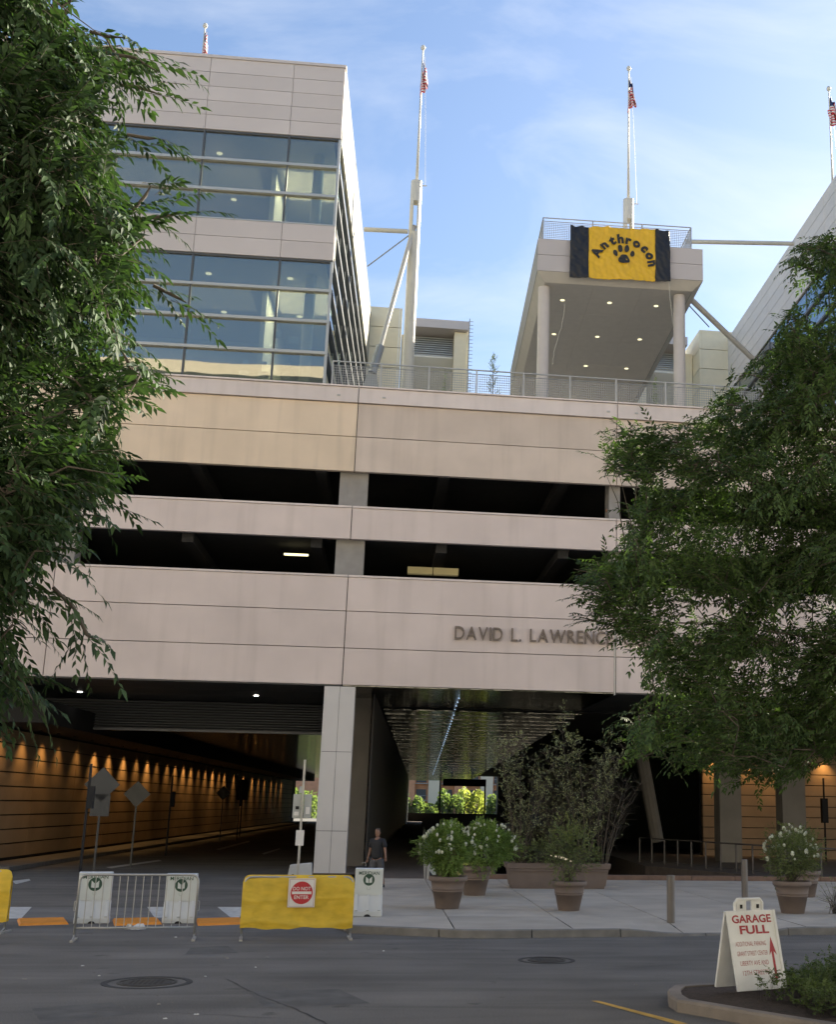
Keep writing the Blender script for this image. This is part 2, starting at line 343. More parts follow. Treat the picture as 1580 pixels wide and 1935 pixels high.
# pavement slabs
slabm = mat('paving_concrete', (.42,.375,.315), .9, orand=.05, var=.14, vscale=.9, bump=.25, bscale=50, streak=0)
slabm2 = mat('paving_concrete_b', (.45,.40,.335), .9, var=.14, vscale=1.1, bump=.25, bscale=50)
kerbm = mat('kerb_stone', (.20,.19,.175), .9, var=.2, vscale=3, bump=.4)
def frontedge(x):
    if x < 2: return 25.5-.4*(x+.5)
    if x < 9: return 24.55+.11*(x-2)
    return 25.32
def ktop(x): return .15 if x < 5 else (.15-.10*(x-5)/1.0 if x < 6 else (.05 if x < 7.9 else min(.15, .05+(x-7.9)*.15)))
pav = thing('pavement', 'pale concrete pavement of square slabs in front of the building', 'pavement'); del pav['category']; struct(pav)
bx('pavement_bed', jointdark, pav, -.5, 30, 26.7, 41.2, .003, .125)
xs = [-.55, 1.55, 3.9, 6.2, 8.9, 11.6, 14.3, 17, 19.7, 24]; ys = [25.2, 27.6, 30.3, 33.0, 35.7, 38.4, 41.25]
for i in range(len(xs)-1):
    for j in range(len(ys)-1):
        a, b_ = xs[i]+.012, xs[i+1]-.012; y0, y1 = ys[j]+.012, ys[j+1]-.012; m_ = random.choice([slabm, slabm, slabm2])
        if j == 0:
            k = MB(); n = 6; vs = []
            for q in range(n+1):
                x = a+(b_-a)*q/n; vs += [(x, frontedge(x)+.16, ktop(x)), (x, 26.6, .15), (x, y1, .15), (x, frontedge(x)+.16, -.01)]
            k.add(vs, [(q*4+r, (q+1)*4+r, (q+1)*4+r+1, q*4+r+1) for q in range(n) for r in (0, 1)]+[(q*4+3, (q+1)*4+3, (q+1)*4, q*4) for q in range(n)])
            k.build('paving_slab', m_, pav)
        else: piece('paving_slab', m_, pav, a, b_, y0, y1, .10, .15)
# slab area left of the columns
for j, (y0, y1) in enumerate(((25.9,30),(30.03,34.5),(34.53,39),(39.03,43.4))):
    MB().prism([(-.6-(y0-25.9)*.105, y0), (-.56, y0), (-.56, y1), (-.6-(y1-25.9)*.105, y1)], 0, .15).build('paving_slab', slabm, pav)
# kerb stones along the front
x = -.55; k = 0
while x < 24:
    x1 = x+1.8; kb = MB(); n = 4; vs = []
    for q in range(n+1):
        xx = x+.01+(x1-x-.02)*q/n; f_ = frontedge(xx)
        vs += [(xx, f_-.02, 0), (xx, f_, ktop(xx)-.012), (xx, f_+.02, ktop(xx)+.002), (xx, f_+.15, ktop(xx)+.002), (xx, f_+.15, 0)]
    kb.add(vs, [(q*5+r, (q+1)*5+r, (q+1)*5+r+1, q*5+r+1) for q in range(n) for r in range(4)]+[(4,3,2,1,0), tuple(n*5+r for r in range(5))])
    kb.build('kerb_stone', kerbm, pav); x = x1
MB().tube([(-.6,26,.06),(-2.38,43.4,.06)], .085, 6).build('kerb_stone', kerbm, pav)
# passage floor
D = .0319
brown = mat('passage_paving', (.16,.125,.10), .7, var=.15, bump=.2)
struct(MB().prism([(-2.4,41.27),(1.6,41.27),(1.6+D*137,178),(-2.4+D*137,178)], .05, .15).build('passage_walkway', brown))
redk = mat('brown_kerb', (.20,.125,.09), .75, var=.2, bump=.2)
pk = thing('fountain_kerb', 'long low brown stone kerb edging the dark fountain pit', 'kerb')
xx = 3.0
while xx < 24: piece('kerb_stone', redk, pk, xx+.01, xx+1.49, 41.3, 41.75, .1, .29); xx += 1.5
# fountain pit: sloped walls, floor and dark water
darkwall = mat('pit_stone', (.05,.045,.042), .6, var=.2)
pit = thing('fountain_pit', 'dark sunken fountain channel running back under the building', 'fountain')
bx('pit_wall', darkwall, pit, 1.62, 1.9, 41.3, 178, -2.5, .14)
MB().box(1.9, 13, 41.76, 178, -2.6, -2.4).build('pit_floor', darkwall, pit)
water = mat('pit_water', (.006,.01,.013), .06, spec=.6, bump=.15, bscale=3)
MB().box(1.9, 13, 41.76, 178, -1.2, -1.15).build('water', water, pit)
bx('pit_wall', darkwall, pit, 1.9, 21, 41.5, 41.76, -2.5, .1)
# right hand ramp floor in the passage
struct(MB().prism([(11.2,52),(15.4,41.76),(21,41.76),(24,178),(17,178)], -.9, .12).build('passage_floor', mat('passage_floor_stone', (.10,.08,.068), .8, var=.2)))
# ================================================================== garage
gar = thing('parking_garage', 'pink precast concrete parking garage with dark open decks and lettered fascia', 'parking garage')
JX = [-31.9, -21.8, -11.75, -1.56, 8.37, 18.35, 28.4, 38.5]
YF = 44.0
G = .016
def bandrow(z0, z1, mfun, y=YF, th=.22):
    for i in range(len(JX)-1): piece('wall_panel', mfun(i), gar, JX[i]+G, JX[i+1]-G, y, y+th, z0+.014, z1-.014)
for z0, z1 in ((6.59,7.91),(7.91,9.25),(9.25,10.50)): bandrow(z0, z1, lambda i: precast)
bandrow(11.91, 13.09, lambda i: precast)
for z0, z1 in ((14.48,15.83),(15.83,17.14)): bandrow(z0, z1, lambda i: precastBounce if i < 3 else precastWarm)
bandrow(17.14, 17.74, lambda i: precastL, y=YF-.10, th=.32)
for i in range(len(JX)-1):
    piece('parapet_cap', precastL, gar, JX[i]+G, JX[i+1]-G, YF-.03, YF+.28, 10.50, 10.57)
    piece('parapet_cap', precastL, gar, JX[i]+G, JX[i+1]-G, YF-.03, YF+.28, 13.09, 13.16)
    piece('parapet_cap', precastL, gar, JX[i]+G, JX[i+1]-G, YF-.16, YF+.30, 17.745, 17.80)
for z0, z1 in ((6.61,10.49),(11.93,13.08),(14.50,17.73)):
    piece('backing_wall', jointdark, gar, JX[0], JX[-1], YF+.19, YF+.27, z0, z1)
# decks and inner structure
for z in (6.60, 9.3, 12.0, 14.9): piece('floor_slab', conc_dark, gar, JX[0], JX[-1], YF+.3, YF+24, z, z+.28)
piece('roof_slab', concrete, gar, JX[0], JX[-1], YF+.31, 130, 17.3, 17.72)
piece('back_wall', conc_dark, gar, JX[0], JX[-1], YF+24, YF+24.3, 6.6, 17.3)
for i, jx in enumerate(JX):
    w = .52 if i != 4 else .20
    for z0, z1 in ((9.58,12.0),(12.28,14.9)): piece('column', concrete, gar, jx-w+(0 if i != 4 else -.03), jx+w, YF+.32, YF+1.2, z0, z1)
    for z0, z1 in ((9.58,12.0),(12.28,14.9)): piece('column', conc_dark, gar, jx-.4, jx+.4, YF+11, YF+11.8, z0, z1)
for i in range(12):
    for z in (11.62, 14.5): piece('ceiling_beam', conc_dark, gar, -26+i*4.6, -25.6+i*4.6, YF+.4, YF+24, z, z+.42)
lampon = mat('lamp_tube', (1,.90,.50), emis=.6); lampdim = mat('lamp_diffuser', (.6,.5,.25), emis=.05)
p = at(562,1018,46.0); piece('deck_lamp', lampon, gar, p.x-.45, p.x+.45, 45.9, 46.05, 11.6, 11.66)
p = at(820,1036,47.5); piece('deck_lamp', lampdim, gar, p.x-1.0, p.x-.02, 47.3, 47.6, 11.35, 11.62); piece('deck_lamp', lampdim, gar, p.x+.02, p.x+1.0, 47.3, 47.6, 11.35, 11.62)
# lettering: raised bronze letters
bronze = mat('letter_bronze', (.16,.13,.115), .45, metal=.5)
def facade_text(s, x0, x1, z, h):
    adv = []; tot = 0; W_ = {}
    for ch in s:
        if ch == ' ': adv.append((None, tot, 0)); tot += .46; continue
        me, co = text_mesh(ch, 1, .06, .004, 4); lo, hi = co.min(0), co.max(0); adv.append((me, tot, lo[0])); tot += (hi[0]-lo[0])+.12
    k = (x1-x0)/(tot-.12)
    for (me, o_, lo) in adv:
        if me is None: continue
        co = np.empty(len(me.vertices)*3); me.vertices.foreach_get('co', co); co = co.reshape(-1, 3)
        nc = np.stack([x0+(o_+co[:, 0]-lo)*k, YF-.07-(co[:, 2])*.6, z+co[:, 1]*h/.72], 1)
        me.vertices.foreach_set('co', nc.ravel()); me.materials.clear(); me.materials.append(bronze); me.update(); link('letter', me, gar)
pl = at(859,1208,YF); facade_text('DAVID L. LAWRENCE', pl.x, at(1158,1218,YF).x, pl.z, .50)
facade_text('CONVENTION CENTER', at(1178,1218,YF).x, at(1478,1225,YF).x, pl.z, .50)
# drain pipe joint cover at the right joint
piece('drain_pipe', galv, gar, 8.30, 8.36, YF-.03, YF-.001, 6.5, 10.5)
# small anchor plates on the ledge
for px in (640, 726, 1150, 1203):
    p = at(px, 752, YF-.1); piece('anchor_plate', galv, gar, p.x-.06, p.x+.06, YF-.13, YF-.101, 17.36, 17.42)
def ceilmat(name, col, rough):
    m = bpy.data.materials.new(name); m.use_nodes = True; t = m.node_tree; b = t.nodes['Principled BSDF']
    b.inputs['Base Color'].default_value = (*col, 1); b.inputs['Metallic'].default_value = 1; b.inputs['Roughness'].default_value = rough
    g_ = N(t, 'ShaderNodeNewGeometry'); mp_ = N(t, 'ShaderNodeMapping'); mp_.inputs['Scale'].default_value = (.7, 4.5, 1); t.links.new(g_.outputs['Position'], mp_.inputs['Vector'])
    n_ = N(t, 'ShaderNodeTexNoise'); n_.inputs['Scale'].default_value = 1.5; n_.inputs['Detail'].default_value = 5; t.links.new(mp_.outputs[0], n_.inputs['Vector'])
    bp = N(t, 'ShaderNodeBump'); bp.inputs['Strength'].default_value = 1; bp.inputs['Distance'].default_value = .07
    t.links.new(n_.outputs['Fac'], bp.inputs['Height']); t.links.new(bp.outputs[0], b.inputs['Normal']); MATS[name] = m; return m
cm = ceilmat('ceiling_ripple_metal', (.22,.22,.21), .11)
# soffit
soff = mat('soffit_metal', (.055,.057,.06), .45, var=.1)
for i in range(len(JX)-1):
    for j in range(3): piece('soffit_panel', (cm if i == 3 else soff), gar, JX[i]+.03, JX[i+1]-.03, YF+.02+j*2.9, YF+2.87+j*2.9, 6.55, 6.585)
downl = mat('downlight_glow', (1,.95,.85), emis=7)
for q in ((151,1307),(484,1314),(-180,1300)):
    p = onz(*q, 6.54); MB().lathe([(.09,0),(.09,.01)], 12, (p.x, p.y, 6.53)).build('soffit_lamp', downl, gar)
# front columns clad in pale panels
colpanel = mat('column_panel', (.58,.56,.55), .45, var=.04, vscale=1)
def clad_column(x0, x1, y0, y1, zb, zt):
    xm = (x0+x1)/2; zs = [zb, 1.55, 4.25, zt]
    piece('column_core', black, gar, x0+.03, x1-.03, y0+.03, y1-.03, zb, zt)
    for a, b_ in zip(zs, zs[1:]):
        for u, v in ((x0, xm), (xm, x1)): piece('column_panel', colpanel, gar, u+.006, v-.006, y0, y0+.05, a+.008, b_-.008)
        piece('column_panel', colpanel, gar, x1-.05, x1, y0+.055, y1, a+.008, b_-.008); piece('column_panel', colpanel, gar, x0, x0+.05, y0+.055, y1, a+.008, b_-.008)
clad_column(-2.17, -1.08, YF+.03, YF+1.0, .02, 6.54)
clad_column(17.9, 18.9, YF+.03, YF+1.0, .02, 6.54)
clad_column(-22.3, -21.3, YF+.03, YF+1.0, .02, 6.54)
pill = mat('pillar_concrete', (.21,.195,.18), .85, var=.1, vscale=1, bump=.2)
for px0, px1, Yp in ((655,690,49),(1361,1402,56),(1480,1524,56)):
    a = at(px0, 1560, Yp).x; b_ = at(px1, 1560, Yp).x; piece('pillar', pill, gar, a, b_, Yp, Yp+1.0, 0, 6.55)
for Yp in (58,68,78,90,104,120,140,160):
    piece('pillar', pill, gar, -1.9+D*(Yp-44), -.75+D*(Yp-44), Yp, Yp+1, 0, 6.5)
# leaning pillars (V)
b_ = MB(); b_.tube([at(1243,1590,60), at(1208,1400,60), Vector((at(1208,1400,60).x-.3, 60, 6.5))], .32, 10); b_.build('leaning_pillar', pill, gar)
# pass walls
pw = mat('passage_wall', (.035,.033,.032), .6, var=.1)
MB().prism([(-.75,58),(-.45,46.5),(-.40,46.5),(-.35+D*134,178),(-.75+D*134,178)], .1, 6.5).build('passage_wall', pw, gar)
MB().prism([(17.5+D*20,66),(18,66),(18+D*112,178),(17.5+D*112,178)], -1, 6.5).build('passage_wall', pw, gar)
piece('lintel_beam', conc_dark, gar, -32, -1.95, 52.9, 53.2, 5.35, 6.54)
# louvre screen over the road tunnel
lou = thing('louvre_screen', 'dark horizontal louvre screen hanging above the road tunnel mouth', 'louvre screen')
loum = mat('louvre_metal', (.13,.135,.15), .4, metal=.4)
for k in range(11):
    z = 5.38+k*.108; kk = MB(); kk.add([(-32,52.70,z),(-2.0,52.70,z),(-2.0,52.84,z+.07),(-32,52.84,z+.07),(-32,52.70,z+.02),(-2.0,52.70,z+.02),(-2,52.84,z+.09),(-32,52.84,z+.09)], [(3,2,1,0),(4,5,6,7),(0,1,5,4),(1,2,6,5),(2,3,7,6),(3,0,4,7)])
    kk.build('slat', loum, lou)
piece('bottom_rail', loum, lou, -32, -2.0, 52.62, 52.86, 5.28, 5.36)
# rippled reflective ceilings
# passage ceiling: long panels across, slight joints
yy = 53.25; k = 0
while yy < 178:
    st = 2.5 if yy < 100 else 6.0
    z0 = 6.49-(yy-44)*.0052; piece('ceiling_panel', cm, gar, -.35+D*(yy-44), 8.3+D*(yy-44), yy, yy+st-.03, z0, z0+.04)
    piece('ceiling_panel', cm, gar, -25, -1.95+D*(yy-44), yy, yy+st-.03, 5.95, 5.99); yy += st
piece('ceiling_void', black, gar, -32, 38, 53.2, 178, 6.53, 6.58)
blue = mat('strip_light', (.55,.75,1), emis=.25)
sx0 = onz(868,1320,6.5)
yv = sx0.y
while yv < 150:
    x_ = sx0.x+D*(yv-sx0.y); z_ = 6.54 if yv < 53.1 else 6.48-(yv-44)*.0052
    q = MB(); q.add([(x_-.04,yv,z_),(x_,yv,z_),(x_+.04,yv+.32,z_),(x_,yv+.32,z_),(x_-.05,yv,z_-.02),(x_,yv,z_-.02),(x_+.05,yv+.32,z_-.02),(x_,yv+.32,z_-.02)], [(0,1,2,3),(7,6,5,4),(0,4,5,1),(1,5,6,2),(2,6,7,3),(3,7,4,0)]); q.build('strip_lamp', blue, gar); yv += 1.9 if yv < 80 else 3.5
# recessed front zone ceiling piece of same metal
# ---- tunnel left wall with courses and warm washers
tunw = mat('tunnel_wall', (.30,.21,.13), .6, orand=.05, var=.15, vscale=.6, bump=.3, bscale=25)
tun = thing('tunnel_wall', 'ochre panelled wall of the road tunnel washed by warm lamps', 'wall')
XW = -14.13-D*6
def wx(y): return XW+D*(y-44)
y0 = 47; segs = []
while y0 < 150: segs.append((y0, y0+(6 if y0 < 90 else 12))); y0 = segs[-1][1]
for (a, b_) in segs:
    for r in range(9):
        z0 = .25+r*.535; kb = MB(); kb.prism([(wx(a)-.3, a+.02), (wx(a), a+.02), (wx(b_), b_-.02), (wx(b_)-.3, b_-.02)], z0+.025, z0+.51); kb.build('wall_panel', tunw, tun)
MB().prism([(wx(47)-.5,47),(wx(47)-.1,47),(wx(160)-.1,160),(wx(160)-.5,160)], 0, 6).build('backing_wall', black, tun)
MB().prism([(wx(46)-.5,46),(wx(46)+2.2,46),(wx(160)+2.2,160),(wx(160)-.5,160)], 5.13, 5.94).build('cove', black, tun)
MB().prism([(wx(46),46),(wx(46)+1.6,46),(wx(160)+1.6,160),(wx(160),160)], 0.01, .16).build('footway', mat('tunnel_footway', (.13,.12,.11), .9, var=.2), tun)
warm = mat('warm_lamp', (1,.62,.2), emis=6)
def washer(x, y, z, e, aim, par):
    MB().lathe([(.06,0),(.06,.10)], 8, (x, y, z)).build('washer_lamp', black, par)
    l = bpy.data.lights.new('washer', 'SPOT'); l.energy = e; l.color = (1,.55,.18); l.spot_size = math.radians(92); l.spot_blend = 1; l.shadow_soft_size = .08
    o = bpy.data.objects.new('washer', l); C.objects.link(o); o.parent = par; o.location = (x, y, z-.03); o.rotation_euler = Vector(aim).to_track_quat('-Z', 'Y').to_euler()
yv = 48.5; k = 0
while yv < 145:
    washer(wx(yv)+.6, yv, 5.10, random.uniform(22, 90)*random.choice((1,1,1,.35)), (-.24, 0, -1), tun); yv += (2.7 if yv < 100 else 5)*random.uniform(.85, 1.2)
# right-hand warm wall
rw = thing('tunnel_wall', 'warm lit horizontal panelled wall behind the right hand pillars', 'wall')
for r in range(10):
    for i in range(6): piece('wall_panel', tunw, rw, 16.9+i*4.2, 21.07+i*4.2, 64, 64.3, -.1+r*.56, .42+r*.56)
piece('backing_wall', black, rw, 16.8, 42, 64.35, 64.5, -1, 6.5)
for i, xw in enumerate((17.6, 19.4, 21.3, 23.6)): washer(xw, 63.55, 5.35, (60, 38, 75, 50)[i], (0, .26, -1), rw)
piece('signal_box', black, rw, at(1560,1530,60).x-.15, at(1560,1530,60).x+.15, 60, 60.3, 1.9, 3.1); piece('signal_post', black, rw, at(1560,1530,60).x-.03, at(1560,1530,60).x+.03, 60.1, 60.2, 0, 4.1)
# passage railing on the right
def railing(name, label, pts, h, post_gap, m, z=0., mesh=True, group=None, cat='railing', infill='bars'):
    r_ = thing(name, label, cat, group=group); pts = [Vector(p) for p in pts]
    for a, b_ in zip(pts, pts[1:]):
        MB().tube([a+Vector((0,0,h)), b_+Vector((0,0,h))], .03, 6).build('top_rail', m, r_)
        MB().tube([a+Vector((0,0,.1)), b_+Vector((0,0,.1))], .018, 4).build('bottom_rail', m, r_)
        L = (b_-a).length; n = max(1, round(L/post_gap)); 
        for i in range(n+1):
            p = a.lerp(b_, i/n); piece('post', m, r_, p.x-.028, p.x+.028, p.y-.028, p.y+.028, p.z, p.z+h)
        if mesh:
            MB().tube([a+Vector((0,0,h-.16)), b_+Vector((0,0,h-.16))], .014, 4).build('mid_rail', m, r_)
            wm = None; d = (b_-a).normalized(); pl_ = L/n
            for i in range(n):
                p = a+d*(pl_*i)
                if wm is None:
                    q = MB(); u0_, u1_ = .06, pl_-.06; c = int((u1_-u0_)/.085); e = .0075
                    for k in range(c+1):
                        u = u0_+(u1_-u0_)*k/c; o_ = d*u
                        q.add([o_+Vector((0,0,.12))-d*e, o_+Vector((0,0,.12))+d*e, o_+Vector((0,0,h-.17))+d*e, o_+Vector((0,0,h-.17))-d*e], [(0,1,2,3)])
                    kk = int((h-.3)/.085)
                    for k in range(kk+1):
                        z_ = .12+(h-.29)*k/kk; q.add([d*u0_+Vector((0,0,z_-e)), d*u1_+Vector((0,0,z_-e)), d*u1_+Vector((0,0,z_+e)), d*u0_+Vector((0,0,z_+e))], [(0,1,2,3)])
                    o = q.build('mesh_panel', m, r_); wm = o.data
                    o.modifiers.new('s', 'SOLIDIFY').thickness = .01; o.location = p
                else:
                    o = link('mesh_panel', wm, r_); o.location = p; o.modifiers.new('s', 'SOLIDIFY').thickness = .01
    return r_
railing('passage_railing', 'dim metal railing sloping past the right hand pillars', [(11.8,56,.12),(14.9,44.4,.12),(16.8,42.6,.12)], 1.05, 1.15, mat('rail_dark', (.11,.10,.095), .5, metal=.3), mesh=False)
railing('passage_railing', 'metal handrail with a stout post beside the walkway left of the shrubs', [(1.55,41.2,.15),(1.55+D*30,71,.15)], 1.1, 1.6, galv, mesh=False)
piece('end_post', galv, bpy.data.objects['passage_railing'], 1.6, 1.68, 40.95, 41.05, .15, 1.25)
# river end of passage
rwall = thing('river_wall', 'low dark wall with rails across the far end of the passage', 'wall')
bx('wall', darkwall, rwall, 0, 24, 177, 177.5, -3, 1.3); 
for z in (1.45,1.65,1.85,2.05): piece('rail', steelgrey, rwall, 2, 24, 177.1, 177.15, z, z+.04)
for k in range(22): piece('post', steelgrey, rwall, 2.5+k*1, 2.56+k*1, 177.08, 177.16, 1.3, 2.08)
bx('wall', darkwall, rwall, 16.5, 30, 176, 178.5, -3, 7)
for xm in (8.2, 14.6): piece('window_mullion', black, rwall, xm, xm+.22, 176.5, 176.8, 1.3, 6)
piece('hanging_sign', black, rwall, 7.4, 12.6, 150, 150.4, 4.7, 5.55)
# ================================================================== terrace & tower
ROT = -math.atan(D)       # upper buildings turned slightly against the street front
TX, TY = -2.85, 44.36
tower = thing('exhibition_hall', 'boxy upper hall left of the masts with pale metal panels and two bands of glass', 'building', (TX, TY, 0), ROT)
us = [0, -2.04, -5.33, -8.62, -11.91, -15.2, -18.5, -21.8, -25.1]
def rows(z0, z1, n): return [(z0+(z1-z0)*i/n, z0+(z1-z0)*(i+1)/n) for i in range(n)]
for z0, z1 in rows(28.33, 31.5, 5)+rows(23.04, 24.5, 2):
    for a, b_ in zip(us, us[1:]): piece('wall_panel', metalpanel, tower, b_+.008, a-.008, 0, .12, z0+.009, z1-.009)
piece('backing_wall', jointdark, tower, us[-1], -.05, .1, .2, 28.34, 31.45); piece('backing_wall', jointdark, tower, us[-1], -.05, .1, .2, 23.06, 24.45)
piece('parapet_cap', metalpanel, tower, us[-1], .03, -.05, .4, 31.5, 31.62)
piece('roof', conc_dark, tower, us[-1], -.15, .2, 25.9, 31.2, 31.4)
# front glass
for z0, z1, n in ((24.5,28.33,3),(17.93,23.04,4)):
    for a, b_ in rows(z0, z1, n):
        for u, v in zip(us, us[1:]): piece('window_pane', glass, tower, v+.04, u-.04, .12, .14, a+.05, b_-.05)
    for i, (a, b_) in enumerate(rows(z0, z1, n)):
        if i: piece('transom', frame, tower, us[-1], -.02, -.02, .16, a-.055, a+.055)
    piece('window_sill', frame, tower, us[-1], 0, -.01, .18, z0-.0, z0+.05); piece('window_head', framedark, tower, us[-1], -.01, .05, .18, z1-.07, z1-.002)
    for u in us[1:]: piece('mullion', framedark, tower, u-.035, u+.035, .045, .17, z0+.051, z1-.071)
    piece('corner_post', frame, tower, -.1, -.0, .0, .1, z0+.051, z1-.071)
finm = mat('fin_metal', (.14,.145,.15), .5, metal=.3)
# side: cream panels over glass
LEN = 25.9; vs_ = [0.12]+[3.3*i for i in range(1, 8)]+[LEN]
for i, (a, b_) in enumerate(zip(vs_, vs_[1:])):
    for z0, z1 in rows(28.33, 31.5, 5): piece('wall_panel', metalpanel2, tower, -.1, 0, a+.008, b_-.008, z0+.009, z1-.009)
    for z0, z1 in rows(17.93, 28.33, 8): piece('window_pane', glassside, tower, -.1, -.08, a+.04, b_-.04, z0+.05, z1-.05)
    piece('mullion', finm, tower, -.12, -.07, b_-.02, b_+.02, 17.93, 28.3)
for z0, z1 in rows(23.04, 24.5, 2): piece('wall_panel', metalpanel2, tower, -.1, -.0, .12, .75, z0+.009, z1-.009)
for z0, z1 in rows(17.93, 28.33, 8)[1:]: piece('sunshade_fin', finm, tower, -.1, .03, .2, LEN, z0-.07, z0+.07)
piece('backing_wall', jointdark, tower, -.2, -.1, .2, LEN, 28.34, 31.45); piece('parapet_cap', metalpanel2, tower, -.35, .02, .41, LEN, 31.5, 31.6)
# interior
inceil = mat('interior_ceiling', (.62,.60,.52), .9, var=.03); inwall = mat('interior_wall', (.60,.57,.46), .9, var=.05); infl = mat('interior_floor', (.16,.14,.11), .7)
for z, t_ in ((28.2,.1),(22.9,.1)):
    piece('ceiling', inceil, tower, us[-1], -.3, .25, 25, z, z+t_)
for z in (24.38, 17.78): piece('floor', infl, tower, us[-1], -.3, .25, 25, z, z+.1)
piece('inner_wall', inwall, tower, us[-1], -3.02, 9, 9.2, 17.9, 28.2)
piece('inner_wall', inwall, tower, -3.0, -2.8, 2.6, 25, 17.9, 28.2); piece('inner_wall', inwall, tower, us[-1], us[-1]+.2, .2, 25, 17.9, 28.2)
piece('rear_wall', metalpanel, tower, us[-1], -.2, 25.7, 25.9, 17.9, 31.4)
glow = mat('interior_lamp', (1,.9,.6), emis=.5)
for u in (-1.0, -4.2, -7.4, -10.6):
    for zc in (24.5, 17.9):
        if u == -1.0: MB().lathe([(.22,0),(.22,3.75 if zc > 20 else 5.0)], 16, (u+.05, 1.3, zc)).build('inner_column', whitepaint, tower, smooth=False)
    for v in (1.6, 5.5):
        for zc in ((22.89,) if u != -4.2 else (28.19, 22.89)): MB().lathe([(.12,-.02),(.12,0)], 10, (u-.8, v, zc)).build('ceiling_lamp', glow, tower)
        if -8 < u < -5: MB().lathe([(.1,-.02),(.1,0)], 10, (u-1.6, v+1, 22.89)).build('ceiling_lamp', glow, tower)
for fl in (20.4+2.3, 28.0):
    for (lu, ls, en) in ((-1.4, 2.2, 95), (-8.5, 10, 60)):
        al = bpy.data.lights.new('ceiling_light', 'AREA'); al.shape = 'RECTANGLE'; al.size = ls; al.size_y = 2.5; al.energy = en; al.color = (1,.93,.72)
        ao = bpy.data.objects.new('ceiling_light', al); C.objects.link(ao); ao.parent = tower; ao.location = (lu, 3.5, fl)
paper = mat('paper_notice', (.72,.74,.72), .8)
for px, py, w, h in ((461,706,20,13),(497,709,20,14),(540,711,20,14),(464,684,11,9),(499,687,10,7),(543,691,10,7),(555,644,20,14),(523,633,14,14),(352,622,14,14),(348,660,12,14)):
    p = at(px, py, 44.6); s_ = 44.6/FPX*1.0; lx = p.x-TX; lx -= 0; piece('notice', paper, tower, lx-w*s_/2, lx+w*s_/2, .15, .155, p.z-h*s_/2, p.z+h*s_/2)
# terrace deck (setting) and terrace railing
struct(MB().box(-33, 40, YF+.3, 130, 17.725, 17.78).build('terrace_deck', concrete))
railing('terrace_railing', 'long grey mesh railing along the terrace edge above the garage', [(-2.6,YF+.22,17.80),(8.37,YF+.22,17.80),(18.3,YF+.22,17.80),(28.4,YF+.22,17.80)], 1.05, 1.82, galv)
# back blocks
creamLit = mat('panel_cream_sun', (.78,.71,.52), .6, var=.03)  # sunlight put into a brighter cream, as these walls stand in shade
def backblock(name, label, mirror):
    s = -1 if mirror else 1; ox = 18.15 if mirror else 0.0
    def X_(x): return x if not mirror else 18.5-x
    r_ = thing(name, label, 'building', (0, 0, 0))
    def B(nm, m, x0, x1, *a): u, v = sorted((X_(x0), X_(x1))); return piece(nm, m, r_, u, v, *a)
    for z0, z1 in rows(17.8, 32.1, 11):      # panel wall
        B('wall_panel', creamLit, -2.6, -.28, 70, 70.2, z0+.02, z1-.02)
        B('wall_panel', creamLit, -.27, -.13, 70, 73.9, z0+.02, z1-.02)
    B('core', jointdark, -2.5, -.30, 70.15, 73, 17.8, 32)
    # framed recess: head, concave soffit, right cheek
    B('head', metalpanel, .55, 4.0, 70.4, 78, 31.15, 31.7)
    B('cheek', creamLit, 3.15, 3.95, 70.8, 78, 17.8, 31.1)
    for k in range(9): B('louvre_slat', frame, .5, 3.12, 71.6+k*.02, 71.75+k*.02, 29.75+k*.15, 29.82+k*.15)
    B('louvre_backing', jointdark, .5, 3.13, 72.2, 72.3, 29.6, 31.1)
    u, v = sorted((X_(.5), X_(3.12)))
    MB().add([(u,71.4,29.55),(v,71.4,29.55),(v,73.4,27.9),(u,73.4,27.9),(u,71.4,29.65),(v,71.4,29.65),(v,73.5,28.0),(u,73.5,28.0)], [(3,2,1,0),(4,5,6,7),(0,1,5,4),(2,3,7,6),(0,4,7,3),(1,2,6,5)]).build('sloped_soffit', mat('white_soffit', (.7,.7,.66), .6), r_)
    B('recess_wall', mat('recess_buff', (.42,.38,.30), .8), .3, 3.14, 73.5, 73.7, 17.8, 28)
    B('return_wall', creamLit, -.1, .5, 71.8, 73.9, 17.8, 31.1)
    # perforated side screen
    q = MB(); x_ = X_(4.05)
    for k in range(34): q.box(x_-.02, x_+.02, 70.4+k*.22, 70.43+k*.22, 17.8, 31.9)
    for k in range(58): q.box(x_-.018, x_+.018, 70.4, 77.8, 18+k*.24, 18.03+k*.24)
    for k in range(58): q.box(X_(4.0)-.01, X_(4.0)+(.28*s), 70.38, 70.40, 18+k*.24, 18.03+k*.24)
    q.build('mesh_screen', steelgrey, r_)
backblock('stair_block', 'cream panelled block with louvres and mesh screen behind the left mast', False)
backblock('stair_block', 'pale panelled block with louvres behind the right canopy column', True)
# right hand hall
palepanel = mat('panel_pale', (.62,.585,.54), .55, var=.03, orand=.03)
RX, RY = 19.65, 44.5
rh = thing('exhibition_hall', 'upper hall at the right edge, its panelled side wall rising behind the tree', 'building', (RX, RY, 0), ROT)
vr = [0]+[3.3*i for i in range(1, 8)]+[25.6]
for a, b_ in zip(vr, vr[1:]):
    for z0, z1 in rows(28.0, 31.6, 5): piece('wall_panel', palepanel, rh, 0, .1, a+.012, b_-.012, z0+.014, z1-.014)
    for z0, z1 in rows(17.93, 28.0, 8): piece('window_pane', glassside, rh, .08, .1, a+.04, b_-.04, z0+.05, z1-.05)
    piece('mullion', finm, rh, .05, .12, b_-.04, b_+.04, 17.93, 28.0)
for z0, z1 in rows(17.93, 28.0, 8)[1:]: piece('sunshade_fin', finm, rh, -.03, .1, .2, 25.5, z0-.06, z0+.06)
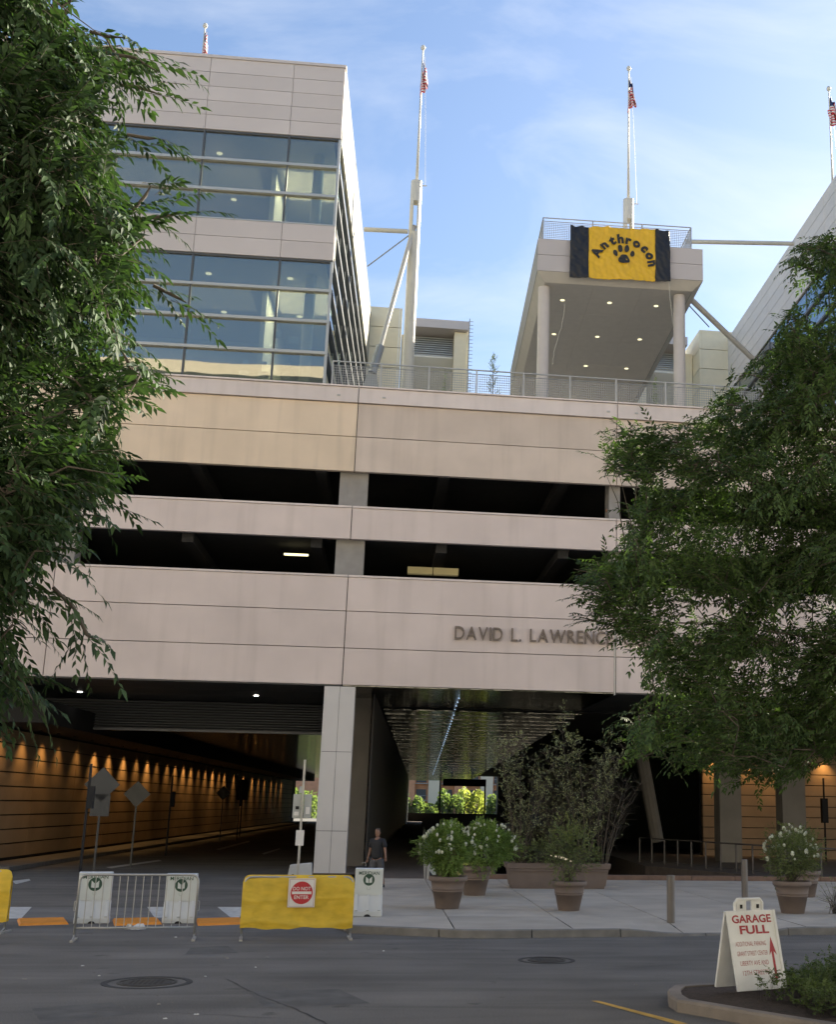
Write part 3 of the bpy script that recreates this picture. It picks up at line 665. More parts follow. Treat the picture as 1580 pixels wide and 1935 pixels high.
piece('backing_wall', jointdark, rh, .1, .3, .1, 25.5, 28.05, 31.5); piece('front_wall', metalpanel, rh, .1, 75, -.05, .1, 17.9, 31.5)
piece('roof', conc_dark, rh, .3, 75, .15, 25.5, 31.2, 31.4); piece('inner_wall', inwall, rh, 6, 6.2, .3, 25, 17.9, 28); piece('rear_wall', metalpanel, rh, .2, 75, 25.45, 25.6, 17.9, 31.5)
piece('ceiling', inceil, rh, .3, 6, .3, 25, 27.9, 28.0); piece('floor', infl, rh, .3, 6, .3, 25, 22.9, 23.4)
# canopy
can = thing('roof_canopy', 'projecting rooftop box terrace on round columns with a banner hung on its front', 'canopy', (5.83, 50, 0), ROT)
CW = 7.62
for z0, z1 in ((25.93,26.72),(26.72,27.5)):
    for a, b_ in ((0,2.54),(2.54,5.08),(5.08,CW)): piece('fascia_panel', metalpanel, can, a+.008, b_-.008, 0, .1, z0+.01, z1-.01)
    for k in range(5): piece('side_panel', metalpanel2, can, -.002, .1, .11+k*3.44, .1+(k+1)*3.44, z0+.01, z1-.01); piece('side_panel', metalpanel, can, CW-.1, CW, .11+k*3.44, .1+(k+1)*3.44, z0+.01, z1-.01)
soffc = mat('canopy_soffit', (.66,.62,.56), .7, var=.03)
for i in range(3):
    for j in range(5): piece('soffit_panel', soffc, can, .4+i*2.27, .392+(i+1)*2.27, .5+j*3.36, .49+(j+1)*3.36, 25.60, 25.64)
MB().add([(0.02,.02,25.93),(CW-.02,.02,25.93),(CW-.02,17.3,25.93),(.02,17.3,25.93),(.4,.5,25.6),(CW-.4,.5,25.6),(CW-.4,17.3,25.6),(.4,17.3,25.6)], [(0,1,5,4),(1,2,6,5),(2,3,7,6),(3,0,4,7)]).build('bevelled_edge', soffc, can)
piece('roof_deck', concrete, can, .1, CW-.1, .1, 17.3, 25.95, 27.3)
glow2 = mat('soffit_lamp_glow', (.9,.82,.5), emis=.45)
for px, py in ((1063,568),(1152,573),(1240,579),(1047,632),(1129,637),(1209,642),(1107,692),(1184,697)):
    p = onz(px, py, 25.59); lp = Matrix.Rotation(-ROT, 3, 'Z') @ (p-Vector((5.83,50,0)))
    MB().lathe([(.11,-.012),(.11,.0)], 14, (lp.x, lp.y, 25.6)).build('soffit_lamp', glow2, can)
def ccol(x, y, name='round_column'):
    MB().lathe([(.27,17.78),(.27,25.55)], 28, (x, y, 0)).build(name, mat('column_paint', (.58,.53,.50), .5, var=.03), can, smooth=False)
ccol(.42, 1.0); ccol(CW-.92, 1.0)
# canopy railing
rr_ = railing('canopy_railing', 'light metal railing round the top of the banner canopy', [(6.1+.53,67,27.5),(6.1,50.4,27.5),(13.0,50.18,27.5),(13.0+.53,66.8,27.5)], 1.25, 2.3, galv)
# ================================================================== masts
flagred = mat('flag_red', (.55,.06,.07), .8); flagw = mat('flag_white', (.72,.70,.68), .8); flagb = mat('flag_blue', (.02,.03,.10), .8)
def mast_mesh(zb=17.78):
    q = MB(); q.lathe([(.27,zb),(.27,29.25)], 24)
    for a0, a1 in ((-1.15, 1.15), (PI-1.15, PI+1.15)):
        n = 8; vs = []
        for i in range(n+1):
            a = a0+(a1-a0)*i/n
            for r_ in (.27, .22):
                for z in (29.25, 30.85): vs.append((r_*math.cos(a), r_*math.sin(a), z))
        fs = []
        for i in range(n):
            o = i*4; fs += [(o, o+4, o+5, o+1), (o+3, o+7, o+6, o+2)]
        fs += [(0,1,3,2), (n*4+2, n*4+3, n*4+1, n*4)]
        q.add(vs, fs)
    q.lathe([(.27,30.85),(.27,31.97)], 24); return q
def make_mast(loc, label, zb=17.78):
    r_ = thing('flag_mast', label, 'flagpole', loc, 0, 'white masts carrying flags along the terrace')
    mast_mesh(zb).build('mast_tube', whitepaint, r_)
    MB().lathe([(.075,31.97),(.05,35.5),(.035,39.2),(.03,39.25),(.10,39.3),(.12,39.4),(.08,39.5),(0.01,39.54)], 10).build('flag_staff', whitepaint, r_, smooth=True)
    MB().tube([(.05,-.05,31.75),(.5,-.05,31.78)], .03, 6).build('cleat_arm', whitepaint, r_)
    MB().tube([(.42,-.05,31.8),(.3,-.05,35),(.12,-.02,38.9)], .008, 4).build('halyard', whitepaint, r_)
    return r_
mlabels = ['mast mostly behind the left hall roof, only its ball tip shows', 'white flag mast standing alone between left hall and canopy', 'white flag mast rising behind the canopy with the banner', 'white flag mast at the right edge above the sloping wall']
for i, x_ in enumerate((-10.35, .28, 10.80, 21.52)):
    mm_ = make_mast((x_, 54, 0), mlabels[i], 27.28 if i == 2 else 17.78)
    if i == 0: m0 = mm_
# flags
def flag(x, y, ztop, seed, label, wide=.3, tall=1.05, fall=.95):
    rnd = random.Random(seed); nu, nv = 34, 26; q = MB(); vs = []; ph = rnd.uniform(0, 6)
    for j in range(nv+1):
        for i in range(nu+1):
            u, v = i/nu, j/nv
            fx = .06+wide*(1-abs(1-2*min(1, u*1.15))**1.3)*(.5+.5*v)+.045*math.sin(u*17+ph+v*3)-.25*wide*u
            fy = .11*math.sin(u*21+ph)+.05*math.sin(u*9+v*5)
            z = -v*tall-u*fall*(1+.12*math.sin(u*9+ph))+.05*math.sin(u*25)*v
            vs.append((x+fx, y-.05+fy, ztop+z))
    q.use(flagw); w_ = nu+1
    for j in range(nv):
        for i in range(nu):
            u, v = (i+.5)/nu, (j+.5)/nv; st = int(v*13)
            m_ = flagb if (u < .42 and v < .54) else (flagred if st % 2 == 0 else flagw)
            q.use(m_); a = j*w_+i; q.f.append((a, a+1, a+w_+1, a+w_)); q.m.append(q.cur)
    q.v = vs; o = q.build('flag', None, None, smooth=True); o.modifiers.new('s', 'SOLIDIFY').thickness = .006
    return tag(o, label, 'flag', 'limp striped flags on the masts')
flag(-10.35, 54, 39.15, 1, 'dark limp tip of the flag behind the left hall parapet', .16)
flag(.28, 54, 38.6, 2, 'limp red and white striped flag on the lone left mast', .28)
flag(10.80, 54, 38.8, 5, 'limp red and white striped flag on the mast behind the banner canopy', .34)
flag(21.52, 54, 38.9, 9, 'striped flag hanging from the mast at the right edge', .45)
# struts and cables
def strut(name, label, a, b_, r, cat='strut', m=whitepaint, foot=False):
    o = thing(name, label, cat); MB().tube([a, b_], r, 12).build('bar', m, o)
    return o
s1 = strut('diagonal_strut', 'long grey steel strut leaning from the lone mast down to the terrace', at(783,428,54), at(719,655,52.2), .11, m=mat('strut_paint', (.52,.50,.46), .45))
a = at(719,655,52.2); MB().tube([a, at(703,706,51.8)], [.19,.19], 12).build('sleeve', steelgrey, s1)
f0 = at(704,700,51.8)
MB().add([f0+Vector((-.12,0,.2)), f0+Vector((.12,0,.2)), f0+Vector((.5,0,-1.9)), f0+Vector((-.7,0,-1.9)), f0+Vector((-.12,.2,.2)), f0+Vector((.12,.2,.2)), f0+Vector((.5,.2,-1.9)), f0+Vector((-.7,.2,-1.9))], [(3,2,1,0),(4,5,6,7),(0,1,5,4),(1,2,6,5),(2,3,7,6),(3,0,4,7)]).build('foot_plate', steelgrey, s1)
strut('tie_beam', 'horizontal cream tie beam between the left hall and the lone mast', at(688,434,54.2), at(771,438,54), .11)
strut('tie_beam', 'long horizontal cream tie beam from the canopy to the right hall', at(1296,457,54), at(1500,461,54), .11)
strut('stay_cable', 'thin dark stay cable from left hall up to the lone mast', at(694,504,54), at(772,446,54), .03, 'cable', steelgrey)
strut('diagonal_strut', 'thick diagonal grey strut from canopy corner down towards the right hall', at(1302,562,53), at(1440,695,55), .14, m=mat('strut_paint', (.52,.50,.46)))
strut('stay_cable', 'thin stay cable beside the thick diagonal strut right of the canopy', at(1300,575,53), at(1340,618,58), .03, 'cable', steelgrey)
# ================================================================== banner
BX0, BX1, BY = 7.27, 11.87, 49.86
yel = mat('banner_yellow', (.76,.45,.012), .35, var=.06, vscale=1.5); blk = mat('banner_black', (.012,.013,.017), .5)
ban = thing('banner', 'yellow and black banner with arched black lettering and paw print on the canopy', 'banner')
def wr(x, z):
    u = x-BX0; w = z
    v = .040*math.sin(3.1*u+2.2*w+1.2*math.sin(w*1.7))+.022*math.sin(7.3*u-4.1*w+2*math.sin(u*2.1))+.014*math.sin(13*u+9*w+1.5*math.sin(3*u))
    v -= .032*(x-5.83)+.06
    v += .016*math.sin(21*u+6*math.sin(w*1.3)+u*w*2)+.01*math.sin(31*(u*.5+w*.8))
    return v
def cloth(name, x0, x1, m, par, z0=25.6, z1=28.17, n=56, slope=.018):
    q = MB(); k = 46; nx = max(8, int(n*(x1-x0)/3))
    for j in range(k+1):
        for i in range(nx+1):
            x = x0+(x1-x0)*i/nx; sag = .05*math.sin((x-BX0)*5.5)**2*(j/k)
            z = z0+(z1-z0-sag)*j/k+(x-BX0)*slope; q.v.append((x, BY+wr(x, z-25)-.0, z))
    for j in range(k):
        for i in range(nx): a = j*(nx+1)+i; q.f.append((a, a+1, a+nx+2, a+nx+1)); q.m.append(0)
    o = q.build(name, m, par, smooth=True); o.modifiers.new('s', 'SOLIDIFY').thickness = .006; return o
cloth('side_panel', BX0, 8.13, blk, ban); cloth('centre_panel', 8.13, 11.18, yel, ban); cloth('side_panel', 11.18, BX1, blk, ban)
inkm = mat('banner_ink', (.02,.018,.015), .5)
cxb, czb, Rb = 9.72, 26.42, 1.12
word = 'Anthrocon'; angs = [158, 134, 114, 97, 80, 62, 42, 22, 2]
for ch, an in zip(word, angs):
    me, co = text_mesh(ch, 1, 0, .055, 4); lo, hi = co.min(0), co.max(0)
    a = math.radians(an); s_ = .60; co = (co-np.array([(lo[0]+hi[0])/2, .2, 0]))*np.array([s_, s_, 1])
    th = (a-PI/2)*.93; cs, sn = math.cos(th), math.sin(th)
    X_ = cxb+Rb*1.12*math.cos(a)+co[:, 0]*cs-co[:, 1]*sn; Z_ = czb+Rb*.95*math.sin(a)+co[:, 0]*sn+co[:, 1]*cs+.05
    Yv = np.array([BY+wr(x, z-25)-.05 for x, z in zip(X_, Z_)])
    me.vertices.foreach_set('co', np.stack([X_, Yv, Z_], 1).ravel()); me.materials.clear(); me.materials.append(inkm); me.update(); link('letter', me, ban)
def pad(cx_, cz_, rx, rz, rot_, lobes=0):
    q = MB(); n = 28; vs = [(cx_, 0, cz_)]
    for k in range(n):
        a = 2*PI*k/n; r_ = 1+(.10*math.cos(3*a+PI/2) if lobes else 0); x = rx*r_*math.cos(a); z = rz*r_*math.sin(a)
        vs.append((cx_+x*math.cos(rot_)-z*math.sin(rot_), 0, cz_+x*math.sin(rot_)+z*math.cos(rot_)))
    q.add([(x, BY+wr(x, z-25)-.06, z) for x, _, z in vs], [(0, 1+(k+1)%n, 1+k) for k in range(n)]); return q.build('paw_print', inkm, ban)
pad(9.73, 26.62, .26, .22, 0, 1); pad(9.33, 26.88, .10, .16, .35); pad(9.55, 27.12, .11, .18, .12); pad(9.86, 27.15, .11, .18, -.1); pad(10.12, 26.92, .10, .16, -.38)
def rope(name, label, pts, r=.014):
    q = MB(); f_ = []
    pts = [Vector(p) for p in pts]
    for a, b_ in zip(pts, pts[1:]):
        for k in range(5): f_.append(a.lerp(b_, k/5)+Vector((random.uniform(-.03,.03), 0, 0)))
    f_.append(pts[-1]); return tag(q.tube(f_, r, 5).build(name, mat('rope', (.55,.52,.44), .9)), label, 'rope')
rope('rope', 'loose rope hanging from the right corner of the yellow banner', [at(1264,500,49.7), at(1266,560,49.7), at(1270,595,49.7), at(1273,620,49.7)])
rope('rope', 'thin pale cord dangling from the soffit beside the left canopy column', [at(1068,575,51.0), at(1060,620,51.0), at(1048,662,51.0), at(1044,690,51.0)])
# slim plants on the terrace
def sparse_tree(label, base, h, px, seed, n=90, r=.35, ls=.09, m=None, name='terrace_sapling', cat='sapling', group=None):
    r_ = thing(name, label, cat, base, group=group); rr = np.random.default_rng(seed)
    MB().tube([(0,0,0),(.03,0,h*.5),(0,.02,h)], [.03,.02,.006], 6).build('trunk', mat('twig_bark', (.12,.10,.085), .9), r_)
    z = rr.uniform(.15*h, h*.97, n); ang = rr.uniform(0, 2*PI, n); rad = r*rr.uniform(.3, 1, n)*np.clip(1.25-z/h, .25, 1)
    S = np.stack([np.zeros(n), np.zeros(n), z*.92], 1); E_ = np.stack([rad*np.cos(ang), rad*np.sin(ang), z+rad*.3], 1)
    v, F = twig_mesh(np.stack([S, (S+E_)/2, E_], 1), .006); link('twigs', quadmesh('twigs', v, F, mat('twig_bark', (.12,.10,.085))), r_)['kind'] = 'stuff'
    P, Q, R_, Z, _ = twig_leaves(S+(E_-S)*.3, E_-S+.001, rad.mean()*1.2, 4, ls, .1)
    o = link('foliage', leaf_mesh('foliage', P, Q, R_, Z, Z*.5, [m or MATS['leaf_grey']]), r_); o['kind'] = 'stuff'; return r_
leafmat('leaf_grey', (.30,.34,.25), .35)
b1 = at(930,750,48.5); sparse_tree('slender pale sapling on the terrace between mast and canopy', (b1.x, 48.5, 17.78), at(925,664,48.5).z-17.78, 0, 1, 60, .5)
b1 = at(1238,760,49.5); sparse_tree('slender sapling on the terrace under the canopy right side', (b1.x, 49.5, 17.78), at(1240,708,49.5).z-17.78, 0, 2, 70, .3)
b1 = at(840,735,51); sparse_tree('thin sapling on the terrace just right of the lone mast', (b1.x, 51, 17.78), at(838,695,51).z-17.78, 0, 3, 50, .25)
# ================================================================== street furniture
# crowd barriers
def rounded_frame(L, z0, z1, r_, rad=.12, n=5):
    pts = [(-L/2, 0, z0)]
    for k in range(n+1): a = PI-k*PI/2/n; pts.append((-L/2+rad+rad*math.cos(a), 0, z1-rad+rad*math.sin(a)))
    for k in range(n+1): a = PI/2-k*PI/2/n; pts.append((L/2-rad+rad*math.cos(a), 0, z1-rad+rad*math.sin(a)))
    pts.append((L/2, 0, z0)); return pts
def barrier(name, label, a, b_, bars=True, group=None, H=1.1):
    a, b_ = Vector(a), Vector(b_); L = (b_-a).length; r_ = thing(name, label, 'barrier', (a+b_)/2, math.atan2(b_.y-a.y, b_.x-a.x), group)
    MB().tube(rounded_frame(L, .06, H, .022), .022, 8).build('frame', galv, r_, smooth=True)
    MB().tube([(-L/2,0,.22),(L/2,0,.22)], .018, 8).build('bottom_rail', galv, r_, smooth=True)
    if bars:
        n = 15
        for k in range(1, n): x = -L/2+L*k/n; MB().tube([(x,0,.22),(x,0,H-.01)], .008, 6, False).build('bar', galv, r_)
    for s in (-1, 1):
        q = MB(); q.box(s*(L/2)-.03, s*(L/2)+.03, -.28, .28, .0, .03); q.tube([(s*L/2,-.2,.03),(s*L/2,0,.1)], .014, 6); q.build('foot', galv, r_)
        if bars: MB().tube([(s*L/2,0,.5),(s*(L/2+.05),0,.52),(s*(L/2+.05),0,.68),(s*L/2,0,.7)], .009, 5).build('hook', galv, r_)
    return r_, L
barrier('crowd_barrier', 'bare galvanised crowd barrier of thin upright bars in front of two white barricades', onz(139,1777), onz(366,1775), group='crowd barriers across the road', H=1.15)
ycov = mat('cover_yellow', (.66,.45,.035), .6, var=.12, vscale=3.5, bump=.9, bscale=3.2, stretch=(1,1,2.2))
def covered(label, a, b_, seed):
    r_, L = barrier('crowd_barrier', label, a, b_, bars=False, group='crowd barriers across the road', H=1.12)
    q = MB(); nx, nz = 60, 34; rnd = random.Random(seed); ph = [rnd.uniform(0, 6) for _ in range(8)]
    H1 = 1.16; z0 = .20; rad = .13; top = []
    def outline(x):
        e = L/2+.035-abs(x); return H1-(rad-math.sqrt(max(0, rad*rad-(rad-min(e, rad))**2)))
    def rip(x, z):
        return .016*math.sin(2.6*x+5*z+ph[0])+.012*math.sin(9*x+3*z+ph[1])*(1.1-z)+.010*math.sin(17*x+2*math.sin(5*z)+ph[2])+.018*math.exp(-((z-.28-.05*math.sin(3*x+ph[4]))/.05)**2)+.012*math.exp(-((z-.72-.04*x)/.03)**2)
    for side in (-1, 1):
        o = len(q.v)
        for j in range(nz+1):
            for i in range(nx+1):
                x = (-1+2*i/nx)*(L/2+.035); zt = outline(x); bot = z0+.015*math.sin(5*x+ph[5])+.01*math.sin(13*x); z = bot+(zt-bot)*j/nz
                w_ = .045*(1-(j/nz)**8)
                q.v.append((x, side*(w_+rip(x, z)*(.9 if j < nz else 0)), z))
        for j in range(nz):
            for i in range(nx):
                a_ = o+j*(nx+1)+i; f_ = (a_, a_+1, a_+nx+2, a_+nx+1); q.f.append(f_ if side < 0 else f_[::-1]); q.m.append(0)
    q.build('cover', ycov, r_, smooth=True); return r_, L
cb, Lc = covered('crowd barrier under a yellow cover bearing a do not enter sign', onz(455,1775), onz(661,1773), 3)
covered('yellow covered crowd barrier cut off by the left edge of the picture', onz(-190,1760), onz(8,1762), 8)
signw = mat('sign_white', (.72,.70,.68), .5, var=.03); signred = mat('sign_red', (.50,.02,.03), .45)
def mloc(x, y, z): return Matrix.Translation((x, y, z))
piece('sign_plate', signw, cb, .03, .53, -.092, -.085, .58, 1.10)
b_ = MB()
for (x0_, x1_, z0_, z1_) in ((.05,.51,.595,.60),(.05,.51,1.08,1.085),(.05,.055,.60,1.08),(.505,.51,.60,1.08)): b_.box(x0_, x1_, -.0935, -.0922, z0_, z1_)
b_.build('sign_border', mat('sign_border_red', (.35,.08,.08)), cb)
q = MB(); n = 40; q.add([(.28,-.095,.84)]+[(.28+.205*math.cos(2*PI*k/n), -.095, .84+.205*math.sin(2*PI*k/n)) for k in range(n)], [(0, 1+k, 1+(k+1)%n) for k in range(n)]); q.build('sign_disc', signred, cb)
MB().box(.10, .46, -.0985, -.097, .815, .865).build('sign_bar', signw, cb)
put_text('sign_text', 'DO NOT', signw, cb, mloc(.28,-.096,.885) @ XZ, .33, .065, .003, .012); put_text('sign_text', 'ENTER', signw, cb, mloc(.28,-.096,.73) @ XZ, .27, .065, .003, .012)
for ch in cb.children:
    if ch.name.startswith('sign_'): ch.location.x -= .23
# water-filled barricades with MERIDIAN print
plast = mat('barricade_plastic', (.62,.66,.70), .4, var=.05, vscale=4); dgreen = mat('print_green', (.02,.07,.045), .5); plastw = mat('barricade_face', (.60,.64,.63), .45, var=.04)
def barricade(loc, rz, label, w=.62, h=1.12, depth=.34):
    r_ = thing('barricade', label, 'barricade', loc, rz, 'white barricades printed in green')
    def sec(z):   # depth profile
        t_ = z/h; return depth/2 if t_ < .10 else (depth/2-(depth/2-.10)*min(1, (t_-.10)/.32) if t_ < .42 else .10)
    zs = [0, .10*h, .13*h, .2*h, .3*h, .42*h, .44*h, .7*h, h-.02, h]
    q = MB(); n = len(zs)
    for z in zs:
        d_ = sec(z)-(.02 if z in (0, h) else 0); ww = w/2*(1 if z < .12*h else (.955 if z > .42*h else .975)); q.v += [(-ww,-d_,z),(ww,-d_,z),(ww,d_,z),(-ww,d_,z)]
    for i in range(n-1):
        for k in range(4): q.f.append((i*4+k, i*4+(k+1)%4, (i+1)*4+(k+1)%4, (i+1)*4+k)); q.m.append(0)
    q.f += [(3,2,1,0), tuple((n-1)*4+k for k in range(4))]; q.m += [0, 0]
    q.build('body', plast, r_, bevel=.012)
    for k, x_ in enumerate((-.24*w/.62*1.0, 0, .24*w/.62)):
        MB().add([(x_-.02,-.095,.46*h),(x_+.02,-.095,.46*h),(x_+.03,-depth/2-.01,.12*h),(x_-.03,-depth/2-.01,.12*h),(x_-.02,-.13,.44*h),(x_+.02,-.13,.44*h),(x_+.03,-depth/2-.03,.14*h),(x_-.03,-depth/2-.03,.14*h)], [(4,5,6,7),(0,1,5,4),(1,2,6,5),(3,0,4,7),(2,3,7,6)]).build('rib', plast, r_)
    q = MB(); m_ = 10; q.add([(0,-depth/2-.004,.0)]+[(.07*math.cos(PI*k/m_), -depth/2-.004, .05*math.sin(PI*k/m_)) for k in range(m_+1)], [(0, 1+k, 2+k) for k in range(m_)]); q.build('foot_notch', black, r_)
    piece('face_board', plastw, r_, -w*.47, w*.47, -.112, -.104, .45*h, h-.015)
    zc = h*.76
    put_text('brand_text', 'MERIDIAN', dgreen, r_, mloc(0,-.116,h-.135) @ XZ, w*.70, .075, .002, .006)
    q = MB(); n = 30; R2 = w*.195; q.add([(0,-.116,zc)]+[(R2*math.cos(2*PI*k/n), -.116, zc+R2*math.sin(2*PI*k/n)) for k in range(n)], [(0, 1+k, 1+(k+1)%n) for k in range(n)]); q.build('logo_disc', dgreen, r_)
    s = R2
    for sg in (-1, 1): MB().add([(sg*.06*s,-.119,zc-.55*s),(sg*.55*s,-.119,zc-.45*s),(sg*.55*s,-.119,zc+.55*s),(sg*.06*s,-.119,zc+.12*s)], [(0,1,2,3) if sg > 0 else (3,2,1,0)]).build('logo_mark', plastw, r_)
    for i, (u, v) in enumerate(((-.03,.60),(.03,.60),(-.03,.575),(.03,.575),(-.02,.55),(.0,.55),(.025,.55))): MB().box(u-.012, u+.012, -.1165, -.1155, v*h*1.0, v*h+.008).build('print_mark', mat('print_faint', (.35,.42,.42)), r_)
    return r_
g1 = onz(171,1744); barricade((g1.x, g1.y+.1, 0), math.radians(9), 'left of the two white barricades standing behind the bare crowd barrier', .70, 1.02)
g1 = onz(336,1744); barricade((g1.x, g1.y+.1, 0), math.radians(4), 'right of the two white barricades behind the bare crowd barrier', .66, 1.00)
g1 = onz(694,1731,.15); barricade((g1.x, g1.y+.1, .15), math.radians(-1), 'white green printed barricade on the pavement right of the yellow barrier', .62, .99)
# cable / orange plates
orange = mat('orange_plate', (.75,.27,.02), .6, var=.1, vscale=5)
for i, (x0_, x1_, lb) in enumerate(((36,130,'orange rubber plate on the road at the far left'),(216,306,'orange rubber plate between the two white barricades'),(374,462,'orange rubber plate left of the yellow covered barrier'))):
    a = onz(x0_, 1749); c_ = onz(x1_, 1746); d_ = onz(x1_-8, 1736); e_ = onz(x0_-4, 1738)
    q = MB(); h = .045; vs = [(*a.xy, 0), (*c_.xy, 0), (*d_.xy, 0), (*e_.xy, 0)]
    cen = sum((Vector(v) for v in vs), Vector())/4; tp = [Vector(v).lerp(cen, .07)+Vector((0,0,h)) for v in vs]
    q.add(vs+tp, [(4,5,6,7),(0,1,5,4),(1,2,6,5),(2,3,7,6),(3,0,4,7)]); tag(q.build('road_plate', orange), lb, 'road plate', 'orange plates lying across the road')
wht = mat('litter_white', (.66,.66,.66), .7)
def crumple(name, label, p, s, h, seed, m=wht, cat='litter', group=None):
    rnd = random.Random(seed); q = MB(); n = 7; 
    q.v = [(p.x+(i/n-.5)*s*2, p.y+(j/n-.5)*s, .004+h*rnd.random()*(1 if 0 < i < n and 0 < j < n else .15)) for j in range(n+1) for i in range(n+1)]
    for j in range(n):
        for i in range(n):
            if rnd.random() > .12: a = j*(n+1)+i; q.f.append((a, a+1, a+n+2, a+n+1)); q.m.append(0)
    return tag(q.build(name, m), label, cat, group)
crumple('plastic_sheet', 'crumpled white plastic on the road under the bare barrier', onz(255,1756), .2, .12, 1)
for i, q_ in enumerate(((187,1844),(430,1811),(483,1828),(388,1845),(300,1898),(46,1850),(505,1809),(332,1771),(312,1925),(371,1917),(725,1797),(1202,1861),(156,1825))):
    crumple('litter', 'small pale scrap lying on the dark asphalt', onz(*q_), random.uniform(.014,.032), .015, 20+i, random.choice([wht, mat('litter_grey', (.3,.29,.27))]), 'litter', 'small scraps scattered on the asphalt')
rr = np.random.default_rng(77); K = 520
gx = rr.uniform(-9, 14, K); gy = np.where(rr.random(K) < .6, [frontedge(max(-.5, x))-.05 for x in gx]-np.abs(rr.normal(0, .12, K)), rr.uniform(14, 25, K))
q = leaf_mesh('grit', np.stack([gx, gy, np.full(K, .006)], 1), np.stack([rr.normal(0,1,K), rr.normal(0,1,K), np.full(K,.05)], 1), np.tile([0,0,1.], (K,1)), rr.uniform(.015,.05,K), rr.uniform(.01,.03,K), [mat('grit', (.16,.13,.09), .9, island=.5)])
o = link('grit', q); o['kind'] = 'stuff'; o['label'] = 'fine grit and leaf scraps along the kerb and on the road'; o['category'] = 'grit'
# manholes
iron = mat('manhole_iron', (.035,.034,.033), .65, bump=.3, bscale=60, var=.2)
def manhole(px, py, R1, label):
    p = onz(px, py); r_ = thing('manhole', label, 'manhole', (p.x, p.y, 0))
    MB().lathe([(R1,0.001),(R1,.006),(R1*.86,.007),(R1*.86,.001)], 32, cap=False).build('surround', mat('manhole_surround', (.04,.04,.041), .9, var=.3), r_)
    q = MB(); q.lathe([(R1*.55,.001),(R1*.55,.010)], 28); q.build('cover', iron, r_)
    q = MB(); q.lathe([(R1*.66,.001),(R1*.66,.012),(R1*.60,.012),(R1*.60,.001)], 28, cap=False); q.build('ring', iron, r_)
    q = MB()
    for i in range(-4, 5):
        for j in range(-4, 5):
            if i*i+j*j < 15: c = R1*.11; q.box(i*c-.02, i*c+.02, j*c-.02, j*c+.02, .0102, .014)
    q.build('studs', iron, r_)['kind'] = 'stuff'
manhole(278, 1856, .62, 'large round manhole in the road at lower left')
manhole(1033, 1814, .48, 'smaller round manhole in the road near the island')
# bollards
def bollard(loc, label):
    r_ = thing('bollard', label, 'bollard', loc, 0, 'metal bollards on the pavement')
    MB().lathe([(.085,0),(.085,1.03),(.078,1.045),(0.001,1.05)], 24, cap=False).build('post', mat('bollard_steel', (.17,.155,.145), .45, metal=.5, var=.1), r_, smooth=False)
    MB().lathe([(.13,0),(.13,.02),(.09,.025)], 20).build('base_plate', mat('bollard_base', (.06,.055,.05), .7), r_)
p = onz(1268,1746,.1); bollard((p.x, p.y, .06), 'metal bollard standing free at the kerb right of the central pots')
p = onz(1408,1700,.15); bollard((p.x, p.y, .15), 'metal bollard rising behind the garage full sign')
# pots
terra = mat('pot_clay', (.175,.135,.115), .75, var=.08, vscale=3, bump=.15)
soil = mat('soil', (.05,.035,.025), .95, bump=.6, bscale=30)
def pot(loc, s, label):
    r_ = thing('flower_pot', label, 'plant pot', loc, 0, 'round clay coloured pots on the pavement'); r_.scale = (1, 1, .87)
    pr = [(.30,0),(.31,.02),(.40,.50),(.415,.50),(.42,.53),(.405,.535),(.41,.56),(.425,.565),(.43,.59),(.42,.60),(.455,.80),(.50,.81),(.515,.84),(.515,.93),(.50,.95),(.46,.95),(.45,.86)]
    pr = [(a*s, z*s) for a, z in pr]; MB().lathe(pr, 40, cap=False).build('pot', terra, r_, smooth=True)
    MB().lathe([(.01,.86*s),(.45*s,.86*s)], 24, cap=False).build('soil', soil, r_); return r_
pots = [((1.66,29.6,.15), .88, 'large round pot with white hydrangeas at the front left of the pavement'), ((2.62,33.9,.15), .92, 'round pot half hidden behind the front hydrangea pot'), ((4.47,29.2,.15), .80, 'round pot with a thin straggly shrub in front of the long trough'), ((9.72,28.7,.15), .88, 'round pot with a loose flowering shrub by the bollards at right'), ((11.9,34.0,.15), .85, 'round pot behind the right flowering pot')]
for l_, s, lb in pots: pot(l_, s, lb)
